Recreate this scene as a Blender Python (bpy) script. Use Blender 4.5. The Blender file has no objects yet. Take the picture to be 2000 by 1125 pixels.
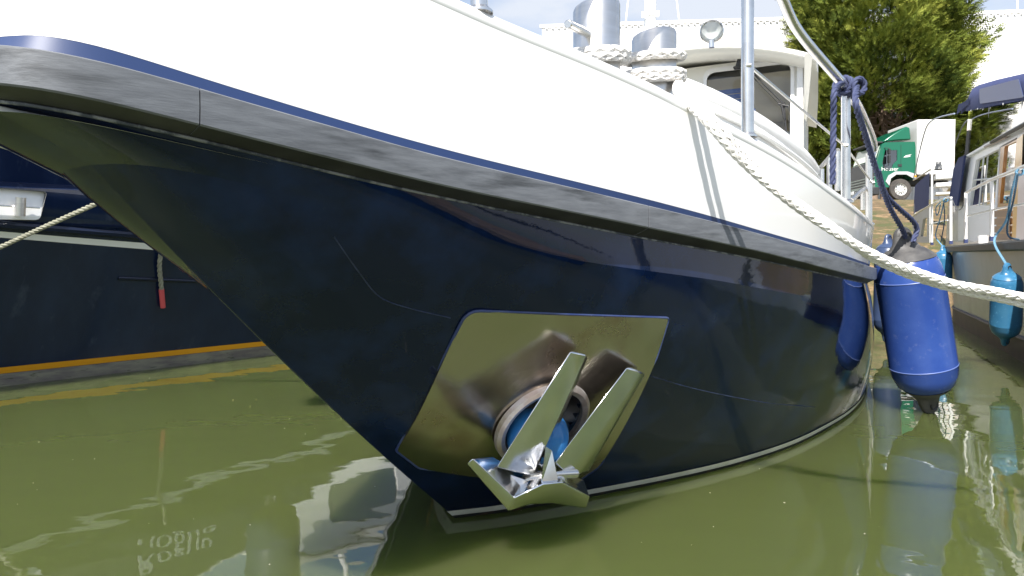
import bpy, bmesh, math, random
from mathutils import Vector, Matrix
from mathutils.bvhtree import BVHTree
from mathutils.geometry import tessellate_polygon
random.seed(7)
SC = bpy.context.scene
COL = SC.collection
R = math.radians

# ------------------------------------------------------------------ camera, world, sun, exposure
H, F, HY = 0.9, 2000 * 24 / 36.0, 515.0       # eye height above the water, focal length in photo pixels, horizon row
cd = bpy.data.cameras.new('camera'); cam = bpy.data.objects.new('camera', cd); COL.objects.link(cam)
cam.location = (0, 0, H); cam.rotation_euler = (R(90), 0, 0)
cd.sensor_width = 36; cd.lens = 24; cd.shift_y = -47.5 / 2000; cd.clip_start = 0.05; cd.clip_end = 2000
SC.camera = cam
SUN_DIR = Vector((-0.23, -0.60, 0.74)).normalized()    # towards the sun
world = bpy.data.worlds.new('World'); SC.world = world; world.use_nodes = True
nt = world.node_tree; nt.nodes.clear()
def wn(t): return nt.nodes.new(t)
sky = wn('ShaderNodeTexSky'); sky.sky_type = 'NISHITA'; sky.sun_disc = False
sky.sun_elevation = math.asin(SUN_DIR.z); sky.sun_rotation = math.atan2(SUN_DIR.x, SUN_DIR.y)
tc = wn('ShaderNodeTexCoord'); mp = wn('ShaderNodeMapping'); mp.inputs['Scale'].default_value = (1.2, 1.2, 3.4)
mp.inputs['Location'].default_value = (0.35, 0.1, 0.2)
nz = wn('ShaderNodeTexNoise'); nz.inputs['Scale'].default_value = 2.1; nz.inputs['Detail'].default_value = 9; nz.inputs['Roughness'].default_value = .55
cr = wn('ShaderNodeValToRGB'); cr.color_ramp.elements[0].position = .38; cr.color_ramp.elements[1].position = .62
mix = wn('ShaderNodeMix'); mix.data_type = 'RGBA'; mix.inputs['B'].default_value = (3.9, 4.2, 4.75, 1)
bg = wn('ShaderNodeBackground'); bg.inputs['Strength'].default_value = 0.095
wo = wn('ShaderNodeOutputWorld')
nt.links.new(tc.outputs['Generated'], mp.inputs['Vector']); nt.links.new(mp.outputs['Vector'], nz.inputs['Vector'])
nt.links.new(nz.outputs['Fac'], cr.inputs['Fac']); nt.links.new(cr.outputs['Color'], mix.inputs['Factor'])
nt.links.new(sky.outputs['Color'], mix.inputs['A']); nt.links.new(mix.outputs['Result'], bg.inputs['Color'])
nt.links.new(bg.outputs['Background'], wo.inputs['Surface'])
sd = bpy.data.lights.new('sun', 'SUN'); sd.energy = 4.4; sd.angle = R(0.55); sd.color = (1, .955, .89)
sun = bpy.data.objects.new('sun', sd); COL.objects.link(sun); sun.location = (-20, -26, 40)
sun.rotation_euler = SUN_DIR.to_track_quat('Z', 'Y').to_euler()
SC.view_settings.view_transform = 'Standard'; SC.view_settings.look = 'None'
SC.view_settings.gamma = 1; SC.view_settings.use_curve_mapping = False
SC.view_settings.exposure = 1.12

# ------------------------------------------------------------------ measuring helpers
def U(px, py, Y): return Vector(((px - 1000) / F * Y, Y, H + (HY - py) / F * Y))
EYE = Vector((0, 0, H))
def ray(px, py): return Vector(((px - 1000) / F, 1, (HY - py) / F))
def on_plane(px, py, p, n):
    d = ray(px, py); return EYE + d * ((p - EYE).dot(n) / d.dot(n))
TH = R(27)
AX = Vector((math.sin(TH), math.cos(TH), 0)); PO = Vector((math.cos(TH), -math.sin(TH), 0)); W0 = Vector((-.2, 2.42, 0))
def B(s, w, z): return W0 + AX * s + PO * w + Vector((0, 0, z))     # yacht: s aft of the stem, w to its port side
def interp(x, tab):
    if x <= tab[0][0]: return tab[0][1]
    for (a, b), (c, d) in zip(tab, tab[1:]):
        if x <= c: return b + (d - b) * (x - a) / (c - a)
    return tab[-1][1]
def spline(pts, n):
    """Catmull-Rom through pts, n samples per span"""
    P = [Vector(p) for p in pts]; P = [P[0] * 2 - P[1]] + P + [P[-1] * 2 - P[-2]]
    out = []
    for i in range(1, len(P) - 2):
        a, b, c, d = P[i - 1:i + 3]
        for k in range(n):
            t = k / n
            out.append(.5 * (2 * b + (c - a) * t + (2 * a - 5 * b + 4 * c - d) * t * t + (3 * b - a - 3 * c + d) * t ** 3))
    out.append(P[-2]); return out
def resample(pts, step):
    out = [pts[0].copy()]; acc = 0
    for a, b in zip(pts, pts[1:]):
        L = (b - a).length
        while L > 1e-9 and acc + L >= step:
            a = a + (b - a) * ((step - acc) / L); L = (b - a).length; acc = 0; out.append(a.copy())
        acc += L
    return out

# ------------------------------------------------------------------ mesh helpers
ORG = {}
class MB:
    def __init__(s): s.v = []; s.f = []; s.m = []; s.cm = 0; s.c = []; s.cc = None
    def face(s, idx): s.f.append(tuple(idx)); s.m.append(s.cm)
    def pts(s, ps):
        n = len(s.v); s.v += [Vector(p) for p in ps]; return list(range(n, n + len(ps)))
    def poly(s, ps): s.face(s.pts(ps)); return s
    def grid(s, rows, close_u=False, close_v=False):
        ids = [s.pts(r) for r in rows]; n = len(ids); m = len(ids[0])
        for i in range(n if close_u else n - 1):
            for j in range(m if close_v else m - 1):
                a, b = ids[i], ids[(i + 1) % n]
                s.face((a[j], a[(j + 1) % m], b[(j + 1) % m], b[j]))
        return ids
    def tube(s, path, r, seg=10, caps=True, closed=False):
        path = [Vector(p) for p in path]; n = len(path)
        rr = r if hasattr(r, '__len__') else [r] * n
        t0 = (path[1] - path[0]).normalized(); up = t0.orthogonal().normalized(); rows = []
        for i in range(n):
            if closed: t = (path[(i + 1) % n] - path[i - 1]).normalized()
            else: t = (path[min(i + 1, n - 1)] - path[max(i - 1, 0)]).normalized()
            up = (up - t * up.dot(t)).normalized(); w = t.cross(up)
            rows.append([path[i] + (up * math.cos(2 * math.pi * k / seg) + w * math.sin(2 * math.pi * k / seg)) * rr[i] for k in range(seg)])
        ids = s.grid(rows, close_u=closed, close_v=True)
        if caps and not closed: s.face(ids[0][::-1]); s.face(ids[-1])
        return s
    def box(s, c, size, ax=None):
        c = Vector(c); X, Y, Z = ax or (Vector((1, 0, 0)), Vector((0, 1, 0)), Vector((0, 0, 1)))
        hx, hy, hz = (q / 2 for q in size)
        i = s.pts([c + X * (hx * a) + Y * (hy * b) + Z * (hz * d) for d in (-1, 1) for b in (-1, 1) for a in (-1, 1)])
        for q in ((0, 2, 3, 1), (4, 5, 7, 6), (0, 1, 5, 4), (2, 6, 7, 3), (0, 4, 6, 2), (1, 3, 7, 5)): s.face([i[k] for k in q])
        return s
    def prism(s, front, off):
        off = Vector(off); a = s.pts(front); b = s.pts([Vector(p) + off for p in front]); n = len(a)
        s.face(a); s.face(b[::-1])
        for k in range(n): s.face((a[k], b[k], b[(k + 1) % n], a[(k + 1) % n]))
        return s
    def hull2(s, a, b):
        """loft between two equal rings, capped"""
        ia, ib = s.pts(a), s.pts(b); n = len(ia); s.face(ia); s.face(ib[::-1])
        for k in range(n): s.face((ia[k], ib[k], ib[(k + 1) % n], ia[(k + 1) % n]))
        return s
    def lathe(s, o, axis, prof, seg=24, ref=None):
        o = Vector(o); axis = Vector(axis).normalized(); x = (ref or axis.orthogonal()).normalized(); y = axis.cross(x)
        rows = [[o + axis * z + (x * math.cos(2 * math.pi * k / seg) + y * math.sin(2 * math.pi * k / seg)) * max(r, 1e-5) for k in range(seg)] for r, z in prof]
        s.grid(rows, close_v=True); return s
    def panel(s, outer, holes, fn, depth_fn=None):
        """flat polygon with holes; fn maps (a, b) to a point; depth_fn gives the back face for real thickness"""
        loops = [outer] + holes; flat = [q for l in loops for q in l]
        tris = tessellate_polygon([[Vector((a, b, 0)) for a, b in l] for l in loops])
        f = s.pts([fn(a, b) for a, b in flat])
        for t in tris: s.face([f[k] for k in t])
        if depth_fn:
            g = s.pts([depth_fn(a, b) for a, b in flat])
            for t in tris: s.face([g[k] for k in reversed(t)])
            o = 0
            for l in loops:
                n = len(l)
                for k in range(n): s.face((f[o + k], f[o + (k + 1) % n], g[o + (k + 1) % n], g[o + k]))
                o += n
        return s
    def build(s, name, mat, parent=None, smooth=True, sharp=35, bevel=0, seg=2, org=None):
        if parent is not None: o0 = ORG[parent.name]
        elif org is not None: o0 = Vector(org)
        else:
            xs = [v.x for v in s.v]; ys = [v.y for v in s.v]
            o0 = Vector(((min(xs) + max(xs)) / 2, (min(ys) + max(ys)) / 2, min(v.z for v in s.v)))
        me = bpy.data.meshes.new(name); me.from_pydata([v - o0 for v in s.v], [], s.f)
        for m in (mat if isinstance(mat, (list, tuple)) else [mat]): me.materials.append(m)
        me.polygons.foreach_set('material_index', s.m)
        bm = bmesh.new(); bm.from_mesh(me); bmesh.ops.remove_doubles(bm, verts=bm.verts, dist=1e-6)
        bmesh.ops.recalc_face_normals(bm, faces=bm.faces); bm.to_mesh(me); bm.free()
        if smooth:
            me.polygons.foreach_set('use_smooth', [True] * len(me.polygons)); me.set_sharp_from_angle(angle=R(sharp))
        ob = bpy.data.objects.new(name, me); COL.objects.link(ob)
        ob.location = (0, 0, 0) if parent is not None else o0
        ob.parent = parent; ORG[ob.name] = o0
        if bevel:
            bv = ob.modifiers.new('bevel', 'BEVEL'); bv.width = bevel; bv.segments = seg; bv.limit_method = 'ANGLE'; bv.angle_limit = R(30)
        return ob
def thing(name, loc, label, cat, group=None):
    o = bpy.data.objects.new(name, None); COL.objects.link(o); o.location = loc; ORG[o.name] = Vector(loc); o.empty_display_size = .1
    return tag(o, label, cat, group)
def tag(o, label, cat, group=None, kind=None):
    o['label'] = label; o['category'] = cat
    if group: o['group'] = group
    if kind: o['kind'] = kind
    return o
def struct(o, kind='structure'): o['kind'] = kind; return o
def rrect(x0, y0, x1, y1, r, n=5):
    out = []
    for cx, cy, a0 in ((x1 - r, y1 - r, 0), (x0 + r, y1 - r, 90), (x0 + r, y0 + r, 180), (x1 - r, y0 + r, 270)):
        out += [(cx + r * math.cos(R(a0 + 90 * k / n)), cy + r * math.sin(R(a0 + 90 * k / n))) for k in range(n + 1)]
    return out
def roundpoly(pts, rad, n=6):
    out = []; N = len(pts)
    for i in range(N):
        a, b, c = Vector(pts[i - 1]), Vector(pts[i]), Vector(pts[(i + 1) % N]); r = rad[i] if hasattr(rad, '__len__') else rad
        p = b + (a - b).normalized() * r; q = b + (c - b).normalized() * r
        out += [p * (1 - t) ** 2 + b * 2 * t * (1 - t) + q * t * t for t in [k / n for k in range(n + 1)]]
    return out
def strands(mb, path, rad, n=3, pitch=None, step=None, seg=6):
    """laid rope: n helical strands"""
    path = resample(path, step or rad * .8); pitch = pitch or rad * 7; N = len(path); up = (path[1] - path[0]).orthogonal().normalized()
    fr = []
    for i in range(N):
        t = (path[min(i + 1, N - 1)] - path[max(i - 1, 0)]).normalized(); up = (up - t * up.dot(t)).normalized(); fr.append((up.copy(), t.cross(up)))
    st = (path[1] - path[0]).length
    for k in range(n):
        mb.tube([path[i] + (fr[i][0] * math.cos(a) + fr[i][1] * math.sin(a)) * rad * .5 for i in range(N) for a in [2 * math.pi * (i * st / pitch + k / n)]], rad * .53, seg)
    return mb
def braid(mb, path, rad, step=None, seg=5):
    """plaited rope: strands of both hands weaving over and under"""
    path = resample(path, step or rad * .55); pitch = rad * 8; N = len(path); up = (path[1] - path[0]).orthogonal().normalized(); fr = []
    for i in range(N):
        t = (path[min(i + 1, N - 1)] - path[max(i - 1, 0)]).normalized(); up = (up - t * up.dot(t)).normalized(); fr.append((up.copy(), t.cross(up)))
    st = (path[1] - path[0]).length
    for sgn in (1, -1):
        for k in range(4):
            pp = []
            for i in range(N):
                ph = 2 * math.pi * i * st / pitch; a = sgn * ph + math.pi / 2 * k
                rr = rad * (.60 + sgn * .08 * math.sin(2 * ph + math.pi * k))
                pp.append(path[i] + (fr[i][0] * math.cos(a) + fr[i][1] * math.sin(a)) * rr)
            mb.tube(pp, rad * .42, seg)
    mb.tube(path, rad * .55, 6)
    return mb
def text_mesh(name, body, size, o, xd, yd, mat, parent=None, extrude=.002, shear=0):
    cu = bpy.data.curves.new(name, 'FONT'); cu.body = body; cu.size = size; cu.extrude = extrude; cu.shear = shear; cu.resolution_u = 3
    tmp = bpy.data.objects.new(name + '_t', cu); COL.objects.link(tmp)
    me = tmp.to_mesh(); mb = MB(); xd = Vector(xd).normalized(); yd = Vector(yd).normalized(); n = xd.cross(yd)
    ids = mb.pts([Vector(o) + xd * v.co.x + yd * v.co.y + n * v.co.z for v in me.vertices])
    for p in me.polygons: mb.face([ids[k] for k in p.vertices])
    tmp.to_mesh_clear(); bpy.data.objects.remove(tmp); bpy.data.curves.remove(cu)
    return mb.build(name, mat, parent, smooth=False)

# ------------------------------------------------------------------ materials
def M(name, col, rough=.5, metal=0, col2=None, ns=5, lo=.4, hi=.65, bump=0, bs=60, bdist=.002, coat=0, spec=.5, stretch=(1, 1, 1), rough2=None, col3=None, ns3=20, lo3=.6, hi3=.7, ior=None, trans=0, sheen=0, grain=None):
    m = bpy.data.materials.new(name); m.use_nodes = True; t = m.node_tree; p = t.nodes['Principled BSDF']
    p.inputs['Base Color'].default_value = (*col, 1); p.inputs['Roughness'].default_value = rough; p.inputs['Metallic'].default_value = metal
    p.inputs['Coat Weight'].default_value = coat; p.inputs['Coat Roughness'].default_value = .03; p.inputs['Specular IOR Level'].default_value = spec
    if ior: p.inputs['IOR'].default_value = ior
    if trans: p.inputs['Transmission Weight'].default_value = trans
    if sheen: p.inputs['Sheen Weight'].default_value = sheen
    t.links  # noqa
    def N(k): return t.nodes.new(k)
    co = N('ShaderNodeTexCoord'); mpn = N('ShaderNodeMapping'); mpn.inputs['Scale'].default_value = stretch; t.links.new(co.outputs['Object'], mpn.inputs['Vector'])
    if grain: mpn.vector_type = 'TEXTURE'; mpn.inputs['Rotation'].default_value = (0, 0, R(grain[0])); mpn.inputs['Scale'].default_value = grain[1:]
    def noise(sc, lo, hi, det=7):
        n = N('ShaderNodeTexNoise'); n.inputs['Scale'].default_value = sc; n.inputs['Detail'].default_value = det; n.inputs['Roughness'].default_value = .6
        t.links.new(mpn.outputs['Vector'], n.inputs['Vector'])
        r = N('ShaderNodeMapRange'); r.inputs['From Min'].default_value = lo; r.inputs['From Max'].default_value = hi; t.links.new(n.outputs['Fac'], r.inputs['Value'])
        return n, r
    src = None
    if col2:
        n, r = noise(ns, lo, hi); mx = N('ShaderNodeMix'); mx.data_type = 'RGBA'; mx.inputs['A'].default_value = (*col, 1); mx.inputs['B'].default_value = (*col2, 1)
        t.links.new(r.outputs['Result'], mx.inputs['Factor']); src = mx.outputs['Result']
        if rough2 is not None:
            mr = N('ShaderNodeMapRange'); mr.inputs['To Min'].default_value = rough; mr.inputs['To Max'].default_value = rough2
            t.links.new(r.outputs['Result'], mr.inputs['Value']); t.links.new(mr.outputs['Result'], p.inputs['Roughness'])
    if col3:
        n, r = noise(ns3, lo3, hi3, 9); mx = N('ShaderNodeMix'); mx.data_type = 'RGBA'; mx.inputs['B'].default_value = (*col3, 1)
        if src: t.links.new(src, mx.inputs['A'])
        else: mx.inputs['A'].default_value = (*col, 1)
        t.links.new(r.outputs['Result'], mx.inputs['Factor']); src = mx.outputs['Result']
    if src: t.links.new(src, p.inputs['Base Color'])
    if bump:
        n = N('ShaderNodeTexNoise'); n.inputs['Scale'].default_value = bs; n.inputs['Detail'].default_value = 5; t.links.new(mpn.outputs['Vector'], n.inputs['Vector'])
        b = N('ShaderNodeBump'); b.inputs['Strength'].default_value = bump; b.inputs['Distance'].default_value = bdist
        t.links.new(n.outputs['Fac'], b.inputs['Height']); t.links.new(b.outputs['Normal'], p.inputs['Normal'])
    return m
NAVY = M('navy_gloss_paint', (.0027, .0080, .030), .05, spec=.40, col2=(.0072, .0200, .070), lo=.47, hi=.72, ns=4.5, bump=.25, bs=7, bdist=.004, col3=(.018, .028, .055), ns3=34, lo3=.67, hi3=.86)  # lighter blue patches paint the water's dappled light into the navy
NAVY2 = M('navy_hull_paint_left', (.006, .013, .043), .12, col2=(.011, .022, .062), ns=2.2, bump=.2, bs=9, bdist=.003, col3=(.07, .09, .14), ns3=4, lo3=.60, hi3=.95, stretch=(1.6, 1.6, .55))  # pale vertical streaks put a sheen into the colour, along with dusty smudges
BLUESTRIP = M('blue_sheer_paint', (.016, .037, .115), .5)
WHITE = M('white_boat_paint', (.82, .82, .81), .22, coat=.5)
WHITE2 = M('white_satin_paint', (.78, .78, .76), .4)
CREAM = M('cream_white_paint', (.78, .765, .70), .3)
RUBBER = M('worn_grey_rubber_rail', (.160, .170, .188), .5, col2=(.105, .112, .126), ns=34, lo=.35, hi=.7, bump=.3, bs=150, bdist=.001, col3=(.026, .028, .031), ns3=10, lo3=.54, hi3=.74, grain=(39, 3.2, 1, .4))
BLACKRUB = M('black_rubber', (.016, .016, .017), .5, col2=(.03, .03, .032), ns=12)
STEEL = M('polished_stainless', (.78, .76, .73), .24, 1, col2=(.66, .64, .62), ns=14, rough2=.26)
STEELB = M('brushed_stainless', (.72, .71, .69), .30, 1, col2=(.62, .61, .59), ns=7, rough2=.36, stretch=(.3, .3, 6))
MIRROR = M('cast_polished_steel', (.80, .81, .83), .12, 1, col2=(.68, .69, .70), ns=9, rough2=.2, bump=.04, bs=18, bdist=.002)
PLATE = M('stainless_anchor_plate', (.55, .50, .44), .20, 1, col2=(.38, .28, .22), ns=4, lo=.46, hi=.72, rough2=.36, bump=.5, bs=4.5, bdist=.010, col3=(.17, .075, .03), ns3=2.6, lo3=.58, hi3=.86)
ROPEW = M('white_rope', (.76, .75, .73), .85, col2=(.60, .58, .55), ns=40, col3=(.33, .30, .26), ns3=55, lo3=.62, hi3=.75)
ROPEB = M('navy_blue_rope', (.032, .042, .105), .8, col2=(.058, .07, .14), ns=40)
ROPEG = M('weathered_green_grey_rope', (.30, .30, .235), .85, col2=(.20, .20, .15), ns=40)
ROPEL = M('light_blue_rope', (.10, .24, .36), .8, col2=(.16, .30, .42), ns=40)
RED = M('red_whipping_twine', (.62, .09, .10), .7, bump=.4, bs=140)
FBLUE = M('royal_blue_vinyl', (.023, .056, .235), .22, col2=(.031, .070, .26), ns=5, bump=.25, bs=40, bdist=.001, col3=(.09, .12, .27), ns3=22, lo3=.60, hi3=.8)
FBLACK = M('dusty_black_vinyl', (.045, .044, .045), .55, col2=(.085, .082, .08), ns=14, bump=.2)
FLIGHT = M('sky_blue_vinyl', (.03, .14, .27), .3, col2=(.045, .17, .30), ns=6, col3=(.12, .3, .5), ns3=30)
FDARK = M('slate_blue_vinyl', (.03, .05, .11), .35, col2=(.04, .062, .13), ns=6)
BALL = M('bright_blue_float_vinyl', (.02, .13, .36), .25, col2=(.035, .165, .38), ns=6, col3=(.012, .03, .09), ns3=9, lo3=.66, hi3=.75)
ORANGE = M('orange_yellow_stripe_paint', (.78, .34, .012), .35)
BOOT = M('cream_boot_stripe', (.74, .74, .62), .45, col2=(.62, .62, .50), ns=12)
SCUM = M('black_bottom_paint', (.02, .021, .02), .6, col2=(.10, .05, .02), ns=14, lo=.55, hi=.7)
WEED = M('weedy_bottom_paint', (.16, .14, .125), .7, col2=(.26, .25, .18), ns=7, col3=(.06, .07, .03), ns3=16, stretch=(.6, .6, 3))
BROWN = M('red_brown_bottom_paint', (.085, .05, .042), .6, col2=(.05, .035, .03), ns=4)
SEAM = M('scuffed_blue_weld', (.010, .018, .055), .35, col2=(.04, .055, .12), ns=18)
def glass_mat(name, tint, refl=.12):
    m = bpy.data.materials.new(name); m.use_nodes = True; t = m.node_tree; t.nodes.clear()
    o = t.nodes.new('ShaderNodeOutputMaterial'); mx = t.nodes.new('ShaderNodeMixShader'); tr = t.nodes.new('ShaderNodeBsdfTransparent'); gl = t.nodes.new('ShaderNodeBsdfGlossy'); lw = t.nodes.new('ShaderNodeLayerWeight')
    ad = t.nodes.new('ShaderNodeMath'); ad.operation = 'ADD'; ad.inputs[1].default_value = refl; ad.use_clamp = True; lw.inputs['Blend'].default_value = .25
    tr.inputs['Color'].default_value = (*tint, 1); gl.inputs['Roughness'].default_value = .02
    t.links.new(lw.outputs['Fresnel'], ad.inputs[0]); t.links.new(ad.outputs[0], mx.inputs['Fac']); t.links.new(tr.outputs[0], mx.inputs[1]); t.links.new(gl.outputs[0], mx.inputs[2]); t.links.new(mx.outputs[0], o.inputs['Surface'])
    return m
GLASS = glass_mat('window_glass', (.88, .90, .88), .03); VINYLCLEAR = glass_mat('clear_vinyl', (.85, .86, .86), .18); TINT = glass_mat('dark_window_glass', (.35, .37, .40), .22)

# ------------------------------------------------------------------ water and ground
def water_mat():
    m = bpy.data.materials.new('murky_green_water'); m.use_nodes = True; t = m.node_tree; p = t.nodes['Principled BSDF']
    p.inputs['Roughness'].default_value = .0; p.inputs['IOR'].default_value = 1.62
    p.subsurface_method = 'BURLEY'; p.inputs['Subsurface Weight'].default_value = 1; p.inputs['Subsurface Radius'].default_value = (.4, .5, .25); p.inputs['Subsurface Scale'].default_value = .8
    co = t.nodes.new('ShaderNodeTexCoord')
    def noise(sc, det, scale=(1, 1, 1)):
        mpn = t.nodes.new('ShaderNodeMapping'); mpn.inputs['Scale'].default_value = scale; mpn.inputs['Rotation'].default_value = (0, 0, R(25)); t.links.new(co.outputs['Object'], mpn.inputs['Vector'])
        n = t.nodes.new('ShaderNodeTexNoise'); n.inputs['Scale'].default_value = sc; n.inputs['Detail'].default_value = det; t.links.new(mpn.outputs['Vector'], n.inputs['Vector']); return n
    n = noise(.35, 4); mx = t.nodes.new('ShaderNodeMix'); mx.data_type = 'RGBA'
    mx.inputs['A'].default_value = (.060, .075, .023, 1); mx.inputs['B'].default_value = (.068, .084, .028, 1)
    t.links.new(n.outputs['Fac'], mx.inputs['Factor']); t.links.new(mx.outputs['Result'], p.inputs['Base Color'])
    a = noise(1.3, 2, (1, 1.5, 1)); b = noise(5.5, 2, (1, 1.4, 1))
    ad = t.nodes.new('ShaderNodeMath'); ad.operation = 'MULTIPLY_ADD'; ad.inputs[1].default_value = .10
    t.links.new(b.outputs['Fac'], ad.inputs[0]); t.links.new(a.outputs['Fac'], ad.inputs[2])
    bp = t.nodes.new('ShaderNodeBump'); bp.inputs['Strength'].default_value = 1; bp.inputs['Distance'].default_value = .0065
    t.links.new(ad.outputs[0], bp.inputs['Height']); t.links.new(bp.outputs['Normal'], p.inputs['Normal'])
    return m
w = MB(); w.grid([[Vector((x, y, 0)) for x in (-220, -60, -15, 0, 15, 60, 220)] for y in (-90, -20, 0, 10, 30)])
struct(w.build('water', water_mat(), smooth=False, org=(0, 0, 0)))
GRASS = M('rough_bank_grass', (.13, .09, .045), .95, col2=(.07, .078, .025), ns=.7, lo=.42, hi=.6, bump=1, bs=6, bdist=.12, col3=(.26, .17, .09), ns3=2.4, lo3=.52, hi3=.66)
g = MB(); ys = [14.5, 16, 18, 21, 24, 27, 29, 45, 70, 140, 500]; zs = [-.5, .7, 1.5, 2.3, 3.0, 3.45, 3.62, 3.7, 3.7, 4, 4]
rows = []
for y, z in zip(ys, zs):
    rows.append([Vector((x, y, z + (random.uniform(-.12, .12) if .5 < z < 3.5 else 0))) for x in [k * 1.5 for k in range(-10, 34)]] if False else [Vector((x, y, z + (random.uniform(-.10, .10) if .5 < z < 3.5 else 0))) for x in [-500, -100, -30] + [k * 1.2 for k in range(-10, 34)] + [60, 120, 500]])
g.grid(rows); struct(g.build('ground', GRASS, org=(0, 0, 0)))
q = MB(); q.grid([[Vector((x, y, z)) for x in (-500, -60, 0, 60, 500)] for y, z in ((-500, 1.5), (-40, 1.4), (-16.4, 1.3), (-16, 1.2), (-15.9, -.6))])
struct(q.build('quay', M('far_quay_earth', (.14, .12, .08), .9, col2=(.07, .08, .03), ns=.5), org=(0, 0, 0)))

# ------------------------------------------------------------------ the motor yacht: curves measured from the photograph
NI = 150
T = [(i / NI) ** 1.7 for i in range(NI + 1)]
def plan(tab, n=NI):
    """half-breadth polyline from a control table, dense near the stem"""
    pts = spline([(s, w, 0) for s, w in tab], 24)
    L = [0]
    for a, b in zip(pts, pts[1:]): L.append(L[-1] + (b - a).length)
    out = []; j = 0
    for t in T:
        d = t * L[-1]
        while j < len(L) - 2 and L[j + 1] < d: j += 1
        k = (d - L[j]) / max(L[j + 1] - L[j], 1e-9); out.append(pts[j].lerp(pts[j + 1], min(max(k, 0), 1)))
    out[0].y = 0
    return out
RAILTAB = [(-1.53, 0), (-1.522, .09), (-1.495, .16), (-1.43, .215), (-1.3, .265), (-1.0, .36), (-.75, .45), (-.5, .54), (-.05, .72), (.32, .875), (.7, 1.03), (1.05, 1.155), (1.5, 1.27), (2.05, 1.343), (2.6, 1.368), (3.2, 1.375), (5, 1.375), (9.2, 1.28)]
KNTAB = [(-1.288, 0), (-1.282, .08), (-1.25, .15), (-1.15, .215), (-.9, .305), (-.5, .47), (-.05, .665), (.32, .825), (.7, .975), (1.05, 1.098), (1.5, 1.215), (2.05, 1.30), (2.6, 1.335), (3.2, 1.345), (5, 1.35), (9.1, 1.25)]
WLTAB = [(0, 0), (.15, .14), (.422, .343), (.75, .57), (1.088, .77), (1.5, .955), (1.92, 1.085), (2.5, 1.22), (3.136, 1.295), (4, 1.318), (5, 1.32), (8.8, 1.2)]
RT = [(0, 85), (89, 95), (160, 110), (231, 126), (300, 142), (359, 162), (533, 213), (660, 247), (847, 303), (1000, 337), (1251, 397), (1400, 433), (1489, 457), (1611, 493), (1711, 524)]
RBt = [(0, 162), (53, 169), (107, 178), (160, 189), (231, 205), (300, 219), (359, 236), (533, 281), (700, 320), (847, 360), (1000, 390), (1251, 441), (1400, 472), (1507, 496), (1622, 527), (1709, 548)]
RU = [(0, 194), (107, 210), (195, 228), (300, 248), (533, 306), (740, 357), (847, 381), (1000, 412), (1251, 463), (1400, 490), (1507, 511), (1622, 538), (1709, 557)]
BS = [(0, 73), (60, 68), (100, 71), (160, 79), (231, 97), (300, 119), (355, 142), (533, 194), (700, 245), (847, 287), (1000, 324), (1251, 385), (1395, 423), (1500, 455), (1614, 487), (1711, 521)]
KN = [(178, 322), (231, 319), (320, 326), (462, 354), (569, 380), (740, 430), (847, 455), (1000, 486), (1171, 516), (1400, 547), (1500, 566), (1589, 581), (1711, 594)]
BT = [(500, -190), (700, -98), (916, 0), (959, 20), (1057, 64), (1137, 92), (1233, 136), (1316, 176), (1415, 235), (1471, 259), (1540, 299), (1572, 323), (1620, 360), (1681, 408), (1705, 432), (1722, 464)]
RAILP = plan(RAILTAB)
def normals(P):
    out = []
    for i in range(len(P)):
        if i == 0: out.append(Vector((-1, 0, 0))); continue
        t = P[min(i + 1, len(P) - 1)] - P[i - 1]; out.append(Vector((-t.y, t.x, 0)).normalized())
    return out
RN = normals(RAILP)
def offs(d): return [p + n * (d(i) if callable(d) else d) for i, (p, n) in enumerate(zip(RAILP, RN))]
def lift(P, tab, smooth=14):
    """give every plan point the height at which the photograph shows that edge; aft of the silhouette the sheer runs on level"""
    z = []; best = -9e9; zl = None
    for p in P:
        q = B(p.x, p.y, 0); px = 1000 + F * q.x / q.y
        if px > best and px < tab[-1][0]: best = px; zl = H + (HY - interp(px, tab)) / F * q.y; z.append(zl)
        else: z.append(zl)
    for _ in range(smooth): z = [z[0]] + [(z[i - 1] + 2 * z[i] + z[i + 1]) / 4 for i in range(1, len(z) - 1)] + [z[-1]]
    return z
def curve(P, Z): return [(p.x, p.y, z) for p, z in zip(P, Z)]
def both(c):   # starboard aft .. stem .. port aft as world points
    return [B(s, -w, z) for s, w, z in reversed(c[1:])] + [B(*q) for q in c]
zRT = lift(RAILP, RT); zRB = lift(RAILP, RBt)
cRT, cRB = curve(RAILP, zRT), curve(RAILP, zRB)
PU = offs(-.055); zRU = lift(PU, RU); cRU = curve(PU, zRU)
PK = plan(KNTAB); zKN = lift(PK, KN, 6); cKN = curve(PK, zKN)
PKS = plan([(-1.288, 0), (-1.2, .075), (-1.05, .175), (-.8, .31), (-.5, .46)] + KNTAB[6:]); cKS = curve(PKS, zKN)
PW = plan(WLTAB); cWL = curve(PW, [0] * (NI + 1))
def bow(i): return max(0, 1 - T[i] / .16)
PBB = offs(lambda i: -.042); cBB = curve(PBB, [z - .004 for z in zRT])
PBS = offs(lambda i: -.040 - .018 * bow(i)); zBS = lift(PBS, BS); cBS = curve(PBS, zBS)
RC = .030                                     # radius of the rounded bulwark cap
PBT = offs(lambda i: -.018 - .075 * bow(i)); zBT = lift(PBT, BT, 20); cBT = curve(PBT, [z - RC for z in zBT])
for k in range(NI + 1):                       # the bulwark keeps rising gently to the bow
    pass
yacht = thing('motor_yacht', B(4, 0, 0), 'navy and white motor yacht in front with a steel anchor drawn up to its bow', 'boat')
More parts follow.
